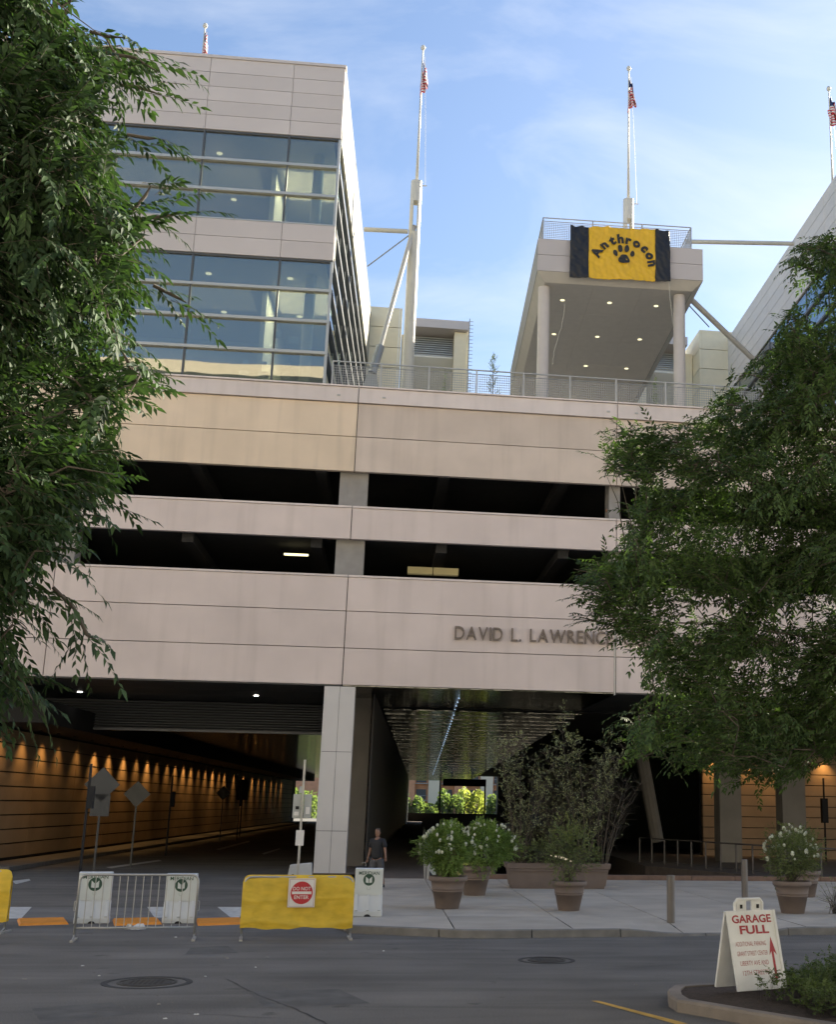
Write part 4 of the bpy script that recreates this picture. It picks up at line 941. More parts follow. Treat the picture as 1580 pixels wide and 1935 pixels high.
# shrubs
leafmat('leaf_hydr', (.15,.215,.065), .3, .35); leafmat('leaf_dull', (.13,.155,.065), .25, .3); leafmat('leaf_dry', (.26,.28,.16), .2, .3)
flw = mat('flower_white', (.62,.64,.52), .8, var=.2, vscale=8); twigb = mat('twig_brown', (.085,.07,.055), .9)
def shrub(name, label, base, rx, rz, n, ls, m, flowers=0, seed=0, cat='shrub', stems=9, zlift=0., sparse=.3, fz=.35, blobs=None, group=None):
    rr = np.random.default_rng(seed); r_ = thing(name, label, cat, base, group=group)
    u = rr.normal(0, 1, (n, 3)); u /= np.linalg.norm(u, axis=1, keepdims=True); rad = rr.uniform(sparse, 1, n)[:, None]**.6
    lump = 1+.22*np.sin(u[:, :1]*5+seed)+.15*np.sin(u[:, 1:2]*7+u[:, 2:3]*4+seed)
    S = u*rad*lump*np.array([rx, rx, rz*.5])+np.array([0, 0, zlift+rz*.5])
    Dr = u+np.array([0,0,.5])+rr.normal(0, .3, (n, 3))
    P, Q, R_, Z, T = twig_leaves(S, Dr, ls*2.2, 3, ls, .25)
    o = link('foliage', leaf_mesh('foliage', P, Q, R_, Z, Z*.55, [m]), r_); o['kind'] = 'stuff'
    st = rr.choice(n, min(n, stems*8), replace=False); B0 = np.stack([rr.normal(0, .06, len(st)), rr.normal(0, .06, len(st)), np.zeros(len(st))], 1)
    mid = (B0+S[st])/2+np.array([0, 0, .1])*rz; v, F = twig_mesh(np.stack([B0, mid, S[st]], 1), .010); o = link('stems', quadmesh('stems', v, F, twigb), r_); o['kind'] = 'stuff'
    if flowers:
        th = rr.uniform(0, 2*PI, flowers); ph_ = rr.uniform(-.15, 1, flowers); s_ = np.sqrt(1-ph_**2)
        for k in range(flowers):
            q = MB(); c = Vector((s_[k]*math.cos(th[k])*rx*1.05, s_[k]*math.sin(th[k])*rx*1.05, zlift+rz*.5+ph_[k]*rz*.55)); R_f = rr.uniform(.02, .045)
            for j in range(42):
                a = Vector(rr.normal(0, 1, 3)).normalized(); e = a.orthogonal().normalized(); f_ = a.cross(e); p_ = c+Vector((a.x*R_f, a.y*R_f, a.z*R_f*1.35)); w_ = .018
                q.add([p_-e*w_, p_-f_*w_, p_+e*w_, p_+f_*w_], [(0,1,2,3)])
            q.build('flower_head', flw, r_)
    return r_
shrub('hydrangea', 'dense green hydrangea with white blooms in the front left pot', (1.62,29.6,.82), .62, 1.08, 2600, .052, MATS['leaf_hydr'], 70, 1, zlift=.12)
shrub('hydrangea', 'second white flowering hydrangea behind and right of the first', (2.9,33.9,.86), .80, 1.15, 2600, .056, MATS['leaf_hydr'], 70, 2, zlift=0)
shrub('straggly_shrub', 'thin straggly green shrub in the pot before the trough', (4.42,29.2,.76), .60, 1.45, 800, .045, MATS['leaf_dull'], 0, 3, zlift=.0, sparse=.1)
shrub('flowering_shrub', 'loose green shrub with pale blooms in the right pot', (9.70,28.7,.8), .62, 1.15, 1300, .05, MATS['leaf_dull'], 40, 4, zlift=.1, sparse=.2)
shrub('flowering_shrub', 'leafy shrub in the pot behind the right flowering pot', (11.75,34.0,.8), .60, 1.2, 700, .05, MATS['leaf_dull'], 16, 5, zlift=.1, sparse=.2)
shrub('trailing_weed', 'dry trailing weed spilling on the pavement at the right edge', (10.75,28.6,.15), .42, .9, 70, .03, MATS['leaf_dry'], 0, 6, sparse=.1, cat='weed')
# trough
tr = thing('planter_trough', 'long rectangular clay coloured trough holding tall thin shrubs', 'planter', (5.3,37.1,.15))
q = MB(); 
for z, e in ((0,-.14),(.08,-.12),(.08,-.10),(.55,-.02),(.57,.02),(.66,.04),(.72,.05),(.72,-.05),(.62,-.07)): q.v += [(-1.5-e,-.5-e*.5,z),(1.5+e,-.5-e*.5,z),(1.5+e,.5+e*.5,z),(-1.5-e,.5+e*.5,z)]
for i in range(8):
    for k in range(4): q.f.append((i*4+k, i*4+(k+1)%4, (i+1)*4+(k+1)%4, (i+1)*4+k)); q.m.append(0)
q.build('trough', terra, tr); piece('soil', soil, tr, -1.4, 1.4, -.42, .42, .5, .64)
piece('rim_bead', terra, tr, -1.47, 1.47, -.525, -.50, .50, .53)
def tallshrub(label, base, h, w, seed, n, m, lean=0):
    rr = np.random.default_rng(seed); r_ = thing('bare_tree', label, 'tree', base, group='tall thin trees growing in the trough'); q = MB(); tips = []
    for k in range(7):
        a = 2*PI*k/7; s = Vector((.12*math.cos(a), .08*math.sin(a), 0)); pts = [s]; d_ = Vector((math.cos(a)*.16+lean, math.sin(a)*.14, 1)).normalized(); p = s.copy()
        hh = h*rr.uniform(.7, 1.0); st = 9
        for j in range(st):
            p = p+d_*hh/st; d_ = (d_+Vector(rr.normal(0, .05, 3))+Vector((math.cos(a)*.015, 0, 0))).normalized(); pts.append(p.copy())
        q.tube(pts, [.022*(1-i/(st+1)) for i in range(st+1)], 5)
        for j in range(2, st+1):
            for _ in range(5): tips.append((pts[j], j/st))
    q.build('trunk', twigb, r_)
    S = np.array([tuple(t_[0]) for t_ in tips]); K = len(S); a = rr.uniform(0, 2*PI, K); L = w*rr.uniform(.35, 1, K)*np.array([.35+1.3*math.sin(PI*min(1, .12+t_[1]*.8)) for t_ in tips])*.6
    E_ = S+np.stack([np.cos(a)*L, np.sin(a)*L*.8, L*1.1], 1); Mi = S+(E_-S)*.5+np.stack([np.cos(a)*L*.08, np.sin(a)*L*.1, -L*.08], 1)
    E2 = np.concatenate([E_+rr.normal(0, .12, (K, 3)), Mi+rr.normal(0, .22, (K, 3))+np.array([0,0,.12])]); S2 = np.concatenate([Mi, S]); 
    v1, F1 = twig_mesh(np.stack([S, Mi, E_], 1), .008); v2, F2 = twig_mesh(np.stack([S2, (S2+E2)/2, E2], 1), .005)
    o = link('twigs', quadmesh('twigs', np.concatenate([v1, v2]), np.concatenate([F1, F2+len(v1)]), twigb), r_); o['kind'] = 'stuff'
    pk = rr.integers(0, len(S2), n); t_ = rr.uniform(.3, 1, n)[:, None]; LS = S2[pk]+(E2[pk]-S2[pk])*t_
    P, Q, R_, Z, _ = twig_leaves(LS, E2[pk]-S2[pk]+rr.normal(0, .2, (n, 3)), .14, 2, .055, .2)
    o = link('foliage', leaf_mesh('foliage', P, Q, R_, Z, Z*.5, [m]), r_); o['kind'] = 'stuff'; return r_
tallshrub('shorter thin tree at the left end of the long trough', (4.2,37.1,.78), 3.8, .42, 21, 1000, MATS['leaf_dry'])
tallshrub('tallest thin tree near the right end of the long trough', (6.15,37.1,.78), 4.5, .46, 22, 1300, MATS['leaf_dry'])
tallshrub('leafy thin tree in the middle of the long trough', (5.25,37.3,.78), 2.3, .40, 23, 350, MATS['leaf_dry'])
tallshrub('sparse reddish twiggy tree leaning right over the trough end', (6.7,37.2,.78), 3.2, .5, 24, 60, MATS['leaf_dry'], .12)
shrub('low_shrub', 'low leafy growth filling the left part of the trough', (4.5,37.0,.78), .85, .75, 420, .05, MATS['leaf_dull'], 0, 31, sparse=.1)
shrub('low_shrub', 'low leafy growth filling the right part of the trough', (6.1,37.0,.78), .75, .55, 300, .05, MATS['leaf_dull'], 0, 32, sparse=.1)
# sign post right of tunnel
grey = mat('sign_back', (.38,.40,.41), .45, metal=.3, var=.06)
SY = 33.5
sp_ = thing('sign_post', 'grey post carrying plates seen from behind, left of the white column', 'sign', (at(566,1600,SY).x, SY, 0))
zt = at(566,1435,SY).z; piece('post', galv, sp_, -.03, .03, -.03, .03, 0, zt)
zz0, zz1 = at(566,1545,SY).z, at(566,1500,SY).z; piece('plate', grey, sp_, -.24, -.04, .035, .05, zz0, zz1); piece('plate', grey, sp_, .04, .24, .035, .05, zz0, zz1)
piece('sticker', signw, sp_, .1, .2, .02, .034, zz0+.1, zz0+.28); piece('sticker', black, sp_, -.17, -.08, .02, .034, zz0+.22, zz0+.30); piece('sticker', signw, sp_, -.2, -.08, .02, .034, zz0+.06, zz0+.16)
piece('bracket', grey, sp_, -.1, -.035, -.02, .02, zz1+.02, zz1+.2)
piece('small_plate', signw, sp_, -.11, .1, -.05, -.035, at(566,1597,SY).z, at(566,1568,SY).z)
# jersey barrier
jb = thing('traffic_barrier', 'pale wedge shaped traffic barrier left of the white column', 'barrier', (-2.12,36.0,0))
MB().add([(-.42,-.25,0),(.35,-.25,0),(.35,.25,0),(-.42,.25,0),(-.3,-.1,.80),(.3,-.1,.86),(.3,.1,.86),(-.3,.1,.80)], [(3,2,1,0),(4,5,6,7),(0,1,5,4),(1,2,6,5),(2,3,7,6),(3,0,4,7)]).build('body', mat('barrier_concrete', (.42,.43,.43), .7, var=.1), jb, bevel=.03)
MB().lathe([(.05,0),(.05,.01)], 10).xform(Matrix.Translation((-.2,-.165,.5)) @ Matrix.Rotation(PI/2-.3, 4, 'X')).build('socket', black, jb)
# road signs in the tunnel (backs)
tsg = mat('tunnel_sign_back', (.06,.06,.057), .6)
def diamond(label, px, py, Y, r_, plate=True, pole_top=None):
    c = at(px, py, Y); t_ = thing('road_sign', label, 'road sign', (c.x, Y, 0)); piece('post', tsg, t_, -.03, .03, .02, .08, 0, c.z+r_*.7)
    q = MB(); q.add([(0,0,c.z-r_),(r_,0,c.z),(0,0,c.z+r_),(-r_,0,c.z),(0,.015,c.z-r_),(r_,.015,c.z),(0,.015,c.z+r_),(-r_,.015,c.z)], [(0,1,2,3),(7,6,5,4),(0,4,5,1),(1,5,6,2),(2,6,7,3),(3,7,4,0)]); q.build('diamond_plate', tsg, t_)
    if plate: piece('small_plate', tsg, t_, -.3, .3, .0, .015, c.z-r_-.45, c.z-r_*.55)
diamond('large diamond road sign back at the tunnel mouth, left', 193, 1482, 42.5, .56)
diamond('second diamond road sign further into the tunnel', 259, 1500, 50, .5, False)
diamond('small distant diamond sign deep in the tunnel', 422, 1498, 82, .46, False)
for px, Y, lb in ((160,41.5,'thin dark pole at the tunnel mouth beside the large diamond sign'),(318,60,'dark signal pole halfway along the tunnel wall'),(449,85,'dark pole deep in the tunnel')):
    c = at(px, 1560, Y); t_ = thing('signal_pole', lb, 'pole', (c.x, Y, 0)); piece('post', black, t_, -.035, .035, 0, .07, 0, 3.6); piece('signal_box', black, t_, -.02, .18, -.05, .15, 2.2, 2.9)
lp_ = thing('lit_panel', 'dark framed panel on the tunnel wall far back', 'panel', (at(459,1492,95).x, 95, 0)); piece('panel', black, lp_, -.4, .4, 0, .1, 2.6, 4.1); piece('post', black, lp_, -.05, .05, .02, .08, 0, 2.6)
# A-frame sign
AL, AR = Vector((4.62,16.35,0)), Vector((5.32,16.63,0))
ax = (AR-AL).normalized(); ang = math.atan2(ax.y, ax.x)
af = thing('sandwich_board', 'white garage full sandwich board with red lettering and arrow on the island', 'sign', (4.97,16.5,.18), ang)
afm = mat('board_white', (.74,.75,.76), .55, var=.06, vscale=5); afr = mat('board_red', (.36,.025,.035), .5)
tilt = math.radians(13); HB = 1.0; WB = .79
Mf = Matrix.Translation((0,-.015,1.0)) @ Matrix.Rotation(-tilt, 4, 'X')
Mb = Matrix.Translation((0,.015,1.0)) @ Matrix.Rotation(tilt, 4, 'X')
def board(mx_, nm):
    q = MB(); q.box(-WB/2, WB/2, -.018, .018, -HB, .0); q.xform(mx_); return q.build(nm, afm, af, bevel=.006)
board(Mf, 'front_board'); board(Mb, 'rear_board')
for s in (-1, 1):
    q = MB(); q.box(s*WB/2-.02, s*WB/2+.02, -.03, -.019, -HB, 0); q.xform(Mf); q.build('edge_rib', afm, af)
q = MB(); pts = [(-.23,0,-.01),(-.23,0,.10),(-.19,0,.145),(.19,0,.145),(.23,0,.10),(.23,0,-.01)]
q.tube(pts, .022, 8); q.tube([(-.06,0,0),(-.06,0,.14)], .02, 6); q.tube([(.06,0,0),(.06,0,.14)], .02, 6); q.box(-.2,-.07,-.012,.012,.0,.13); q.box(.07,.2,-.012,.012,.0,.13)
q.xform(Matrix.Translation((0,0,1.0))); q.build('handle', afm, af)
for x_ in (-.14,.14): piece('latch', black, af, x_-.018, x_+.018, -.03, -.02, 1.03, 1.08)
def ftext(s, z, w, h, x=0, b=.0): put_text('sign_text', s, afr, af, Mf @ Matrix.Translation((x,-.021,-z)) @ XZ, w, h, .0015, b)
ftext('GARAGE', .155, .66, .10, .0, .026); ftext('FULL', .295, .49, .105, .02, .032)
ftext('ADDITIONAL PARKING', .45, 0.51, .06, -.075, -.012); ftext('GRANT STREET CENTER', .57, 0.51, .06, -.07, -.012); ftext('LIBERTY AVE AND', .69, 0.47, .06, -.06, -.01); ftext('12TH STREETS', .81, 0.43, .06, -.06, -.01)
q = MB(); q.add([(.27,-.021,-.34),(.335,-.021,-.58),(.288,-.021,-.53),(.292,-.021,-.88),(.25,-.021,-.88),(.25,-.021,-.53),(.21,-.021,-.58)], [(0,6,5),(0,5,2),(0,2,1),(5,4,3,2)]); q.xform(Mf); q.build('arrow', afr, af)
# island
isl = [onz(*p, .15) for p in ((1262,1868),(1264,1878),(1280,1888),(1300,1891),(1400,1908),(1500,1924),(1600,1940),(1760,1975))]
far = [Vector((12,16.5,.15)), Vector((12,21.6,.15)), Vector((8.2,19.6,.15)), Vector((6.6,18.4,.15)), Vector((4.95,17.42,.15)), Vector((4.45,17.34,.15)), Vector((4.1,17.2,.15))]
poly = [(p.x, p.y) for p in isl+far]
cx_ = sum(p[0] for p in poly)/len(poly); cy_ = sum(p[1] for p in poly)/len(poly)
def inset(P_, d_):
    out = []; n = len(P_)
    for i in range(n):
        a = Vector(P_[i-1]); b2 = Vector(P_[i]); c2 = Vector(P_[(i+1)%n]); n1 = Vector((-(b2-a).y, (b2-a).x)).normalized(); n2 = Vector((-(c2-b2).y, (c2-b2).x)).normalized(); m_ = (n1+n2).normalized(); out.append(tuple(b2+m_*d_/max(.5, m_.dot(n1))))
    return out
inn = inset(poly, .17); midp = inset(poly, .02)
it = thing('planting_island', 'kerbed planting island with mulch at the lower right corner', 'planting bed'); n = len(poly)
islk = mat('island_kerb', (.22,.19,.165), .9, var=.2, vscale=2, bump=.4)
for i in range(n):
    j = (i+1) % n; q = MB(); e = .0
    A0, A1, M0, M1, I0, I1 = poly[i], poly[j], midp[i], midp[j], inn[i], inn[j]
    q.add([(*A0,0),(*A1,0),(*A0,.12),(*A1,.12),(*M0,.15),(*M1,.15),(*I0,.15),(*I1,.15),(*I0,.05),(*I1,.05)], [(0,1,3,2),(2,3,5,4),(4,5,7,6),(6,7,9,8)])
    q.build('kerb_stone', islk, it)
MB().add([(*p, .13) for p in inn], [tuple(range(n))]).build('mulch', mat('mulch', (.045,.030,.022), .95, var=.4, vscale=20, bump=1, bscale=35), it)
leafmat('leaf_cover', (.085,.12,.045), .25, .35)
K = 11000; gx = rng.uniform(4.9, 9.5, K); gy = rng.uniform(14.4, 20, K)
edge = np.array([inpoly(x, y, inset(poly, .34)) and (x > 5.0+.25*math.sin(y*3)) and not (x < 5.6 and 16.0 < y < 16.9) for x, y in zip(gx, gy)]); gx, gy = gx[edge], gy[edge]
hz = .15+rng.uniform(0, 1, len(gx))**.7*(.24+.08*np.sin(gx*4)+.07*np.sin(gy*5+gx))
S = np.stack([gx, gy, np.clip(hz, .15, .62)], 1); Dd = np.stack([rng.normal(0, .7, len(gx)), rng.normal(0, .7, len(gx)), rng.uniform(.2, 1, len(gx))], 1)
P, Q, R_, Z, T = twig_leaves(S, Dd, .12, 5, .036, .3); o = link('ground_cover', leaf_mesh('ground_cover', P, Q, R_, Z, Z*.6, [MATS['leaf_cover']])); o['label'] = 'low small leaved ground cover filling the island'; o['category'] = 'ground cover'; o['kind'] = 'stuff'
v, F = twig_mesh(np.stack([np.stack([S[:, 0], S[:, 1], np.full(len(S), .13)], 1), S*np.array([1,1,.8]), T[:, 1]], 1), .004); o = link('ground_cover_stems', quadmesh('gs', v, F, twigb)); o['label'] = 'fine brown stems of the island ground cover'; o['category'] = 'ground cover'; o['kind'] = 'stuff'
# ================================================================== person
skin = mat('skin', (.26,.145,.10), .6); shirt = mat('shirt_black', (.016,.017,.022), .8); short = mat('shorts_grey', (.09,.09,.10), .85); shoe = mat('shoe_dark', (.02,.02,.022), .6); hair = mat('hair_dark', (.05,.035,.025), .8)
def skinned(name, verts, edges, m, parent, sub=2):
    me = bpy.data.meshes.new(name); me.from_pydata([v[:3] for v in verts], edges, []); me.materials.append(m); o = link(name, me, parent)
    sk = o.modifiers.new('skin', 'SKIN'); sk.use_smooth_shade = True; me.skin_vertices[0].data[0].use_root = True
    for i, v in enumerate(verts): r_ = v[3]; me.skin_vertices[0].data[i].radius = r_ if isinstance(r_, tuple) else (r_, r_)
    ss = o.modifiers.new('sub', 'SUBSURF'); ss.levels = sub; ss.render_levels = sub
    return o
per = thing('person', 'person in black polo shirt and grey shorts walking beside the white column', 'person', (-.02,36.3,.15), math.radians(-28)); per.scale = (.92,.92,.92)
bv = [(0,0,.93,(.15,.11)),(0,0,1.08,(.14,.10)),(0,0,1.25,(.16,.11)),(0,0,1.40,(.17,.10)),(0,0,1.50,.065),(0,.0,1.57,.055),
 (-.10,0,.86,.095),(-.11,-.10,.50,.062),(-.11,-.02,.10,.042),(-.11,-.12,.045,.045),
 (.10,0,.86,.095),(.11,.12,.50,.062),(.11,.30,.14,.042),(.11,.22,.04,.045),
 (-.20,0,1.42,.058),(-.26,.03,1.14,.042),(-.28,-.06,.90,.030),(-.285,-.08,.84,.032),
 (.20,0,1.42,.058),(.28,-.01,1.16,.042),(.36,-.10,.94,.030),(.375,-.12,.895,.032)]
be = [(0,1),(1,2),(2,3),(3,4),(4,5),(0,6),(6,7),(7,8),(8,9),(0,10),(10,11),(11,12),(12,13),(3,14),(14,15),(15,16),(16,17),(3,18),(18,19),(19,20),(20,21)]
body = skinned('body', bv, be, skin, per)
skinned('shirt', [(0,0,.84,(.20,.16)),(0,0,1.02,(.19,.15)),(0,0,1.25,(.205,.155)),(0,0,1.40,(.215,.145)),(0,0,1.52,(.095,.09)),(-.20,0,1.42,.092),(-.25,.02,1.20,.078),(.20,0,1.42,.092),(.285,-.01,1.22,.078)], [(0,1),(1,2),(2,3),(3,4),(3,5),(5,6),(3,7),(7,8)], shirt, per)
skinned('shorts', [(0,0,1.0,(.19,.15)),(-.10,0,.84,.135),(-.112,-.09,.50,.115),(.10,0,.84,.135),(.112,.11,.50,.115)], [(0,1),(1,2),(0,3),(3,4)], short, per)
hd = MB(); hd.lathe([(.02,-.13),(.055,-.115),(.068,-.07),(.076,0),(.08,.04),(.07,.085),(.04,.112),(.005,.12)], 20, (0,0,0)); hd.xform(Matrix.Translation((-.01,-.01,1.675)) @ Matrix.Diagonal((1,1.18,1,1)))
hd.build('head', skin, per, smooth=True)
MB().add([(-.012,-.10,1.68),(.012,-.10,1.68),(0,-.125,1.65),(0,-.095,1.70)], [(0,2,1),(0,3,2),(3,1,2)]).build('nose', skin, per)
for s in (-1,1):
    MB().lathe([(.012,-.02),(.02,0),(.012,.02)], 8, (s*.082-.01,0,1.67)).build('ear', skin, per); MB().lathe([(.002,-.008),(.009,0),(.002,.008)], 8, (s*.03-.01,-.098,1.69)).build('eye', black, per)
MB().box(-.03,.012,-.1,-.096,1.615,1.622).build('mouth', mat('lips', (.2,.07,.06)), per)
hr = MB(); hr.lathe([(.084,.0),(.086,.04),(.075,.092),(.045,.122),(.005,.13)], 20, cap=False); hr.xform(Matrix.Translation((-.01,.008,1.68)) @ Matrix.Diagonal((1,1.18,1,1))); hr.build('hair', hair, per, smooth=True)
for (hx, hy, hz_, sx) in ((-.285,-.08,.84,-1),(.375,-.12,.895,1)):
    for k in range(4): skinned('finger', [(hx+(k-1.5)*.018,hy,hz_,.009),(hx+(k-1.5)*.02+sx*.012,hy-.012,hz_-.045,.008),(hx+(k-1.5)*.02+sx*.012,hy-.03,hz_-.08+.006*abs(k-1.4),.006)], [(0,1),(1,2)], skin, per, 1)
    skinned('thumb', [(hx-sx*.03,hy,hz_+.01,.010),(hx-sx*.05,hy-.03,hz_-.03,.009)], [(0,1)], skin, per, 1)
for (fx, fy, fz) in ((-.11,-.06,.0),(.11,.28,.03)): MB().lathe([(.05,0),(.05,.05),(.035,.09)], 12, (0,0,0)).xform(Matrix.Translation((fx, fy-.04, fz)) @ Matrix.Diagonal((1,2.4,1,1))).build('shoe', shoe, per, smooth=True)
cart = thing('hand_cart', 'dark pull along cart with grey handle at the hand of the walking person', 'cart', (-.42,36.15,.15))
q = MB(); q.tube([(-.02,0,.70),(.08,0,.72),(.10,0,.66),(.0,0,.30)], .012, 6); q.build('handle', galv, cart); bx('bag', mat('cart_bag', (.02,.02,.022), .8), cart, -.2, .16, -.12, .14, .08, .62, bevel=.04)
for s in (-1,1): MB().lathe([(.06,-.015),(.06,.015)], 12).xform(Matrix.Translation((s*.16-.02,.1,.06)) @ Matrix.Rotation(PI/2, 4, 'Y')).build('wheel', black, cart)
# figure leaning on the deck parapet (only a hand sliver shows), stood in for by a small reddish bell shape
fb = tag(MB().lathe([(.07,0),(.1,.03),(.1,.09),(.05,.13)], 14).xform(Matrix.Translation(at(1149,966,44.9)) @ Matrix.Rotation(PI/2, 4, 'X')).build('figure_standin', mat('bell_red', (.45,.16,.09), .5)), 'small reddish bell shape standing in for a figure above the middle parapet', 'bell')
# ================================================================== street trees
bark = mat('bark', (.075,.062,.05), .95, var=.25, vscale=6, bump=.8, bscale=20)
leafmat('leaf_left', (.038,.070,.028), .22, .30); leafmat('leaf_left_b', (.022,.044,.020), .18, .3)
leafmat('leaf_right', (.060,.098,.034), .3, .32); leafmat('leaf_right_b', (.040,.070,.028), .22, .3)
def big_tree(name, label, poly, Yc, Yd, trunk_base, fork, nbr, twn, tl, pairs, ll, mats_, seed, out=(1,0,0), droop=.6, extra=(), spr=.42, big=300, lw=.36, holes=(), hang=.35, dj=1.):
    rnd = random.Random(seed); root = thing(name, label, 'tree', (trunk_base[0], trunk_base[1], 0)); base = Vector((trunk_base[0], trunk_base[1], 0))
    xs_ = [p[0] for p in poly]; ys_ = [p[1] for p in poly]; fk = Vector(fork)
    q = MB(); q.tube([base-base, (fk-base)*.5+Vector((.05,0,0)), fk-base], [.19,.15,.12], 14); q.build('trunk', bark, root, smooth=True)
    tg = []; tries = 0
    def okp(px, py): return inpoly(px, py, poly) and not any(((px-h[0])/h[2])**2+((py-h[1])/h[3])**2 < 1 for h in holes)
    while len(tg) < nbr and tries < nbr*60:
        tries += 1; px, py = rnd.uniform(min(xs_), max(xs_)), rnd.uniform(min(ys_), max(ys_))
        if not okp(px, py): continue
        tg.append(at(px, py, Yc+rnd.uniform(-Yd, Yd)))
    q = MB(); S = []; Dr = []
    limbs = []; nl = 9
    for k in range(nl):     # main limbs
        e = tg[k*len(tg)//nl]; limbs.append([fk.lerp(e, t_)+Vector((0,0,.5*math.sin(PI*t_)*.4)) for t_ in (0,.17,.34,.51,.68)])
        MB().tube([p-base for p in limbs[-1]], [.06,.042,.028,.016,.007], 7).build('limb', bark, root, smooth=True)
    nodes = [p for l_ in limbs for p in l_[1:]]+[fk]
    for e in tg:
        c = min(nodes, key=lambda p: (p-e).length+.05*(p-fk).length); mid = c.lerp(e, .55)+Vector((rnd.uniform(-.1,.1), rnd.uniform(-.1,.1), rnd.uniform(0,.12)))
        q.tube([c-base, mid-base, e-base], [.010,.007,.003], 4, False); nodes.append(mid); nodes.append(e)
        outd = (e-c).normalized()
        for j in range(twn):
            t_ = rnd.uniform(.15, 1)**.7; p = c.lerp(mid, t_*2) if t_ < .5 else mid.lerp(e, t_*2-1)
            p = p+Vector((rnd.gauss(0, spr*.45), rnd.gauss(0, spr*.5), rnd.gauss(0, spr*.38)))
            v_ = p-EYE
            if v_.dot(FW) < 1: continue
            px = PPX+FPX*v_.dot(RT)/v_.dot(FW); py = PPY-FPX*v_.dot(UP)/v_.dot(FW)
            dd = outd*.7+Vector(out)*.5+Vector((rnd.gauss(0,.4*dj), rnd.gauss(0,.5), rnd.gauss(0,.25*dj)))
            tip = p+dd.normalized()*tl*1.15+Vector((0,0,-tl*droop*.9)); w_ = tip-EYE
            if not okp(px, py): continue
            if not okp(PPX+FPX*w_.dot(RT)/w_.dot(FW), PPY-FPX*w_.dot(UP)/w_.dot(FW)) and rnd.random() < .85: continue
            S.append(tuple(p-base)); Dr.append(tuple(dd))
    for (pts, Y) in extra:   # hand placed sprays: pixel polylines at depth Y
        P3 = [at(*p, Y) for p in pts]; q.tube([p-base for p in P3], [.014]*(len(P3)-1)+[.004], 5, False)
        for a, b2 in zip(P3, P3[1:]):
            m_ = max(2, int((b2-a).length/.07))
            for i in range(m_):
                S.append(tuple(a.lerp(b2, i/m_)+Vector((rnd.gauss(0,.03), rnd.gauss(0,.08), rnd.gauss(0,.03)))-base)); dd = (b2-a).normalized()*.8+Vector((rnd.gauss(0,.35), rnd.gauss(0,.4), rnd.gauss(0,.3))); Dr.append(tuple(dd))
    q.build('branches', bark, root, smooth=True)['kind'] = 'stuff'
    S = np.array(S); Dr = np.array(Dr); P, Q, R_, Z, T = twig_leaves(S, Dr, tl, pairs, ll, droop, spread=.62, hang=hang, jit=.5)
    v, F = twig_mesh(T, .0035); o = link('twigs', quadmesh('twigs', v, F, bark), root); o['kind'] = 'stuff'
    # the largest visible leaves as parts of their own
    Pw = P+np.array(base)-np.array(EYE); w_ = Pw@np.array(FW); px = PPX+FPX*(Pw@np.array(RT))/w_; py = PPY-FPX*(Pw@np.array(UP))/w_
    vis = (px > 4) & (px < 1576) & (py > 4) & (py < 1930); sc = np.where(vis, Z/w_, -1); idx = np.argsort(-sc)[:big]; keep = np.ones(len(P), bool); keep[idx] = False
    mi = (rng.random(keep.sum()) < .4).astype(int)
    o = link('foliage', leaf_mesh('foliage', P[keep], Q[keep], R_[keep], Z[keep], Z[keep]*lw, mats_, midx=mi), root); o['kind'] = 'stuff'
    lm_ = leaf_mesh('leaf', np.zeros((1,3)), np.array([[0,1.,0]]), np.array([[0,0,1.]]), 1., lw, [mats_[0]])
    for i in idx:
        d_ = Vector(Q[i]).normalized(); n_ = Vector(R_[i]); n_ = (n_-d_*n_.dot(d_)).normalized(); s_ = d_.cross(n_)
        o = link('leaf', lm_, root); mm_ = Matrix((s_, d_, n_)).transposed().to_4x4(); mm_.translation = Vector(P[i]); o.matrix_local = mm_ @ Matrix.Scale(float(Z[i]), 4)
    return root, len(P)
Lpoly = [(x-(24 if 150 < x else 0)-(30 if (y > 1000 and x > 50 and y < 1220) else 0), y) for x, y in [(-420,-260),(60,-260),(92,0),(140,25),(160,55),(215,70),(262,92),(290,130),(262,165),(215,205),(225,240),(262,262),(268,300),(225,330),(240,362),(290,385),(318,412),(285,450),(262,480),(292,510),(312,545),(300,585),(272,620),(288,665),(300,715),(285,750),(250,775),(235,815),(215,850),(235,880),(250,915),(235,950),(205,985),(195,1010),(195,1035),(130,1050),(120,1080),(70,1095),(85,1130),(60,1165),(70,1195),(20,1205),(-60,1200),(-60,1240),(20,1243),(55,1270),(62,1330),(20,1345),(-30,1330),(-420,1340)]]
lt, c1 = big_tree('street_tree', 'near leafy street tree filling the left edge with drooping dark leaves', Lpoly, 9.0, 1.1, (-6.0,9.2), (-5.4,9.1,3.6), 640, 22, .34, 6, .108, [MATS['leaf_left'], MATS['leaf_left_b']], 5, out=(1.0,0,-.12), droop=.32, spr=.30, lw=.34, hang=.30, dj=.7, holes=[(200,672,42,12),(150,640,30,12),(60,700,40,12),(60,745,36,14),(170,735,36,10),(25,620,24,12),(60,1075,70,12),(140,560,16,8),(215,150,20,10)],
    extra=[([(100,1110),(140,1150),(165,1200),(188,1212)], 8.8), ([(180,420),(260,415),(320,408),(345,402)], 8.5), ([(200,100),(255,110),(300,138)], 8.6), ([(170,60),(205,70),(235,72)], 8.7), ([(220,160),(262,166),(305,180)], 8.6), ([(250,400),(275,370),(285,352)], 8.6), ([(0,1250),(35,1275),(62,1322)], 8.6), ([(290,540),(330,560),(352,572)], 8.6), ([(240,255),(280,262),(300,262)], 8.6)])
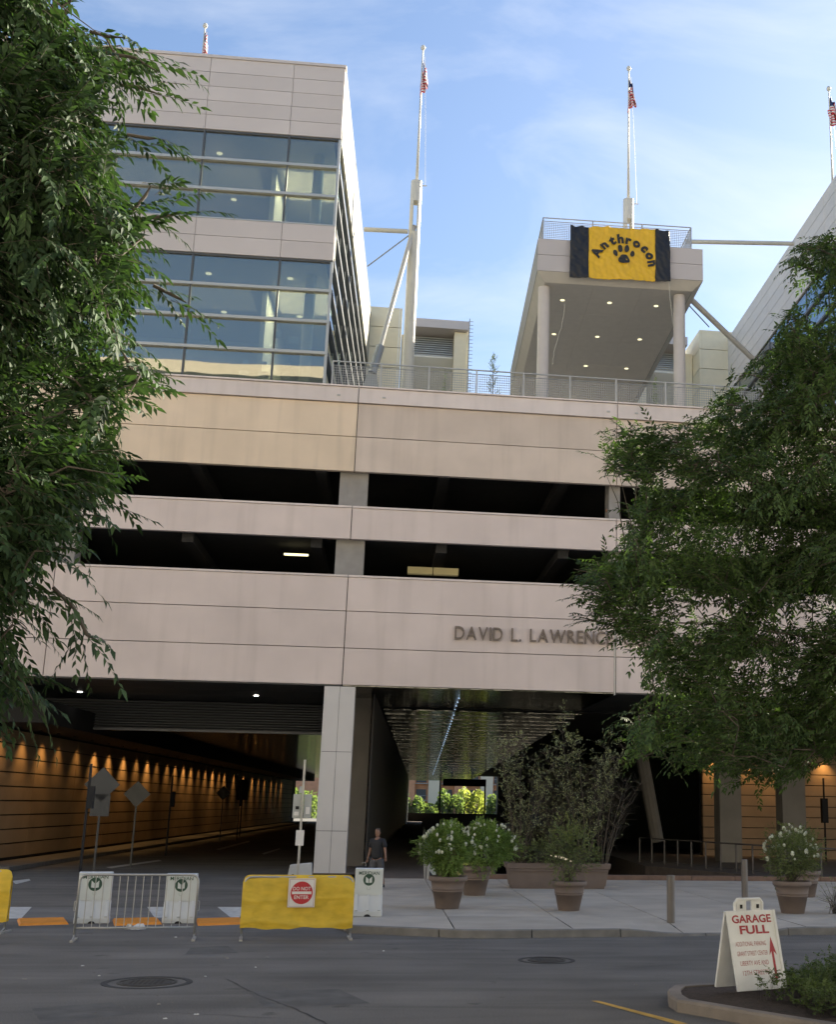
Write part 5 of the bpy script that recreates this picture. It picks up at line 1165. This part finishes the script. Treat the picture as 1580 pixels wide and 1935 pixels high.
Rpoly = [(1640,430),(1560,440),(1500,468),(1478,505),(1500,530),(1560,540),(1500,575),(1462,600),(1470,640),(1430,670),(1400,700),(1370,735),(1330,765),(1300,795),(1225,800),(1160,812),(1140,850),(1128,885),(1160,905),(1200,905),(1215,940),(1185,965),(1190,1000),(1165,1040),(1120,1060),(1082,1075),(1080,1105),(1110,1120),(1090,1140),(1100,1180),(1150,1190),(1180,1215),(1210,1225),(1225,1270),(1195,1290),(1235,1320),(1190,1345),(1165,1365),(1180,1400),(1200,1430),(1260,1440),(1290,1465),(1340,1455),(1390,1475),(1440,1490),(1500,1485),(1530,1440),(1570,1445),(1700,1480),(2300,1400),(2300,500),(1900,250)]
rt, c2 = big_tree('street_tree', 'bushy green street tree spreading in from the right edge', Rpoly, 15.0, 1.9, (8.6,15.4), (8.2,15.2,3.9), 1300, 25, .31, 5, .096, [MATS['leaf_right'], MATS['leaf_right_b']], 6, out=(-.6,0,.15), droop=.25, spr=.40, lw=.36, hang=.15, dj=.8,
    holes=[(1350,1155,38,16),(1500,1165,55,14),(1260,912,26,16),(1400,920,22,8),(1410,1265,35,14),(1420,730,30,22),(1330,860,26,10),(1555,1120,20,12),(1290,1185,18,12),(1540,590,24,16)],
    extra=[([(1300,840),(1240,830),(1180,820),(1158,815)], 14.6), ([(1250,890),(1190,880),(1140,876)], 14.6), ([(1560,520),(1510,500),(1480,512)], 14.6), ([(1180,1100),(1130,1085),(1085,1075)], 14.6), ([(1170,1185),(1130,1175),(1095,1165)], 14.6)])
print('LEAVES', c1, c2)
# ================================================================== beyond the passage
def fartree(label, x, y, h, r_, m, seed):
    rr = np.random.default_rng(seed); t_ = thing('riverside_tree', label, 'tree', (x, y, -4), group='sunlit trees seen through the passage'); MB().tube([(0,0,0),(0,0,h*.6)], [.2,.12], 6).build('trunk', bark, t_)
    n = 2200; u = rr.normal(0, 1, (n, 3)); u /= np.linalg.norm(u, axis=1, keepdims=True); S = u*(rr.uniform(.4, 1, n)[:, None]**.5)*np.array([r_, r_, h*.38])*(1+.2*np.sin(u[:, :1]*6+seed))+np.array([0,0,h*.6])
    o = link('crown', leaf_mesh('crown', S, u+rr.normal(0, .5, (n, 3)), rr.normal(0, 1, (n, 3)), .42, .55, [m]), t_); o['kind'] = 'stuff'
leafmat('leaf_far', (.15,.19,.09), .4, .3, vscale=.3); leafmat('leaf_far_y', (.28,.29,.11), .45, .25, vscale=.3)
for i, (x, m_, h, r_) in enumerate(((4.5,'leaf_far',7.4,2.6),(9.2,'leaf_far',8.6,2.6),(13.2,'leaf_far_y',9.2,2.8),(18,'leaf_far',8.4,2.6),(24,'leaf_far',10,3.6),(31,'leaf_far_y',10,3.6),(-1,'leaf_far',10,3.4),(-16,'leaf_far',9,4),(-22,'leaf_far',11,4))):
    fartree(['round green riverside tree far left in the passage view','green riverside tree left of centre in the passage view','bright yellow green riverside tree in the passage view','dark green riverside tree right of centre','green riverside tree behind the trough shrubs','pale riverside tree mostly hidden by pillars','riverside tree behind the passage wall','riverside tree glimpsed through the road tunnel','second riverside tree beyond the road tunnel'][i], x+D*60, 205+i%3*3, h, r_, MATS[m_], 40+i)
bb = thing('brick_building', 'sunlit brick apartment building with balconies seen through the passage', 'building', (0,240,-6))
brick = mat('brick_orange', (.60,.30,.17), .9, var=.15, vscale=1); cream = mat('render_cream', (.70,.62,.48), .9)
bx('wall', brick, bb, -40, 60, 0, 14, 0, 22)
for i in range(9):
    xx = -6+i*5; piece('bay', cream if i % 2 else brick, bb, xx, xx+2.4, -1.2, -.01, 0, 22)
    for z in (3, 6.2, 9.4, 12.6):
        piece('window', framedark, bb, xx+2.7, xx+4.6, -.1, -.005, z, z+1.9); piece('balcony', steelgrey, bb, xx+2.5, xx+4.9, -1.1, -.2, z-.3, z-.15)
        piece('balcony_rail', steelgrey, bb, xx+2.5, xx+4.9, -1.1, -1.05, z+.7, z+.78)
struct(MB().box(-200, 200, 178, 240, -4.3, -4).build('river_bank', mat('bank_grass', (.07,.09,.03), .95, var=.3)))
# ================================================================== neighbours outside the frame (reflections and added bounce light)
def block(name, label, x0, x1, y0, y1, h, wm, faces):
    r_ = thing(name, label, 'building', (0,0,0)); bx('wall', wm, r_, x0, x1, y0, y1, 0, h)
    z = 3.5
    while z+2 < h:
        if 'y1' in faces: piece('window_band', glassm2, r_, x0+1.5, x1-1.5, y1, y1+.05, z, z+1.7)
        if 'x0' in faces: piece('window_band', glassm2, r_, x0-.05, x0, y0+1.5, y1-1.5, z, z+1.7)
        if 'x1' in faces: piece('window_band', glassm2, r_, x1, x1+.05, y0+1.5, y1-1.5, z, z+1.7)
        z += 3.6
    return r_
glassm2 = mat('neighbour_glass', (.05,.06,.07), .1)
block('office_building', 'wide sunlit stone building across the street behind the viewer', -90, 95, -50, -30, 46, mat('neighbour_stone_b', (.60,.555,.48), .9, var=.1), ('y1',))
block('office_building', 'unseen pale building added at the left to bounce sunlight', -110, -60, -30, 60, 34, mat('neighbour_bounce_stone', (.60,.55,.47), .9, var=.1), ('x1',))  # added unseen block; its sunlit face bounces light into the street
struct(MB().box(-60, 95, -29.9, 3, .01, .08).build('bounce_ground', mat('bounce_ground_pale', (.42,.39,.34), .9, var=.1)))  # unseen pale ground, added to bounce sunlight onto the facade
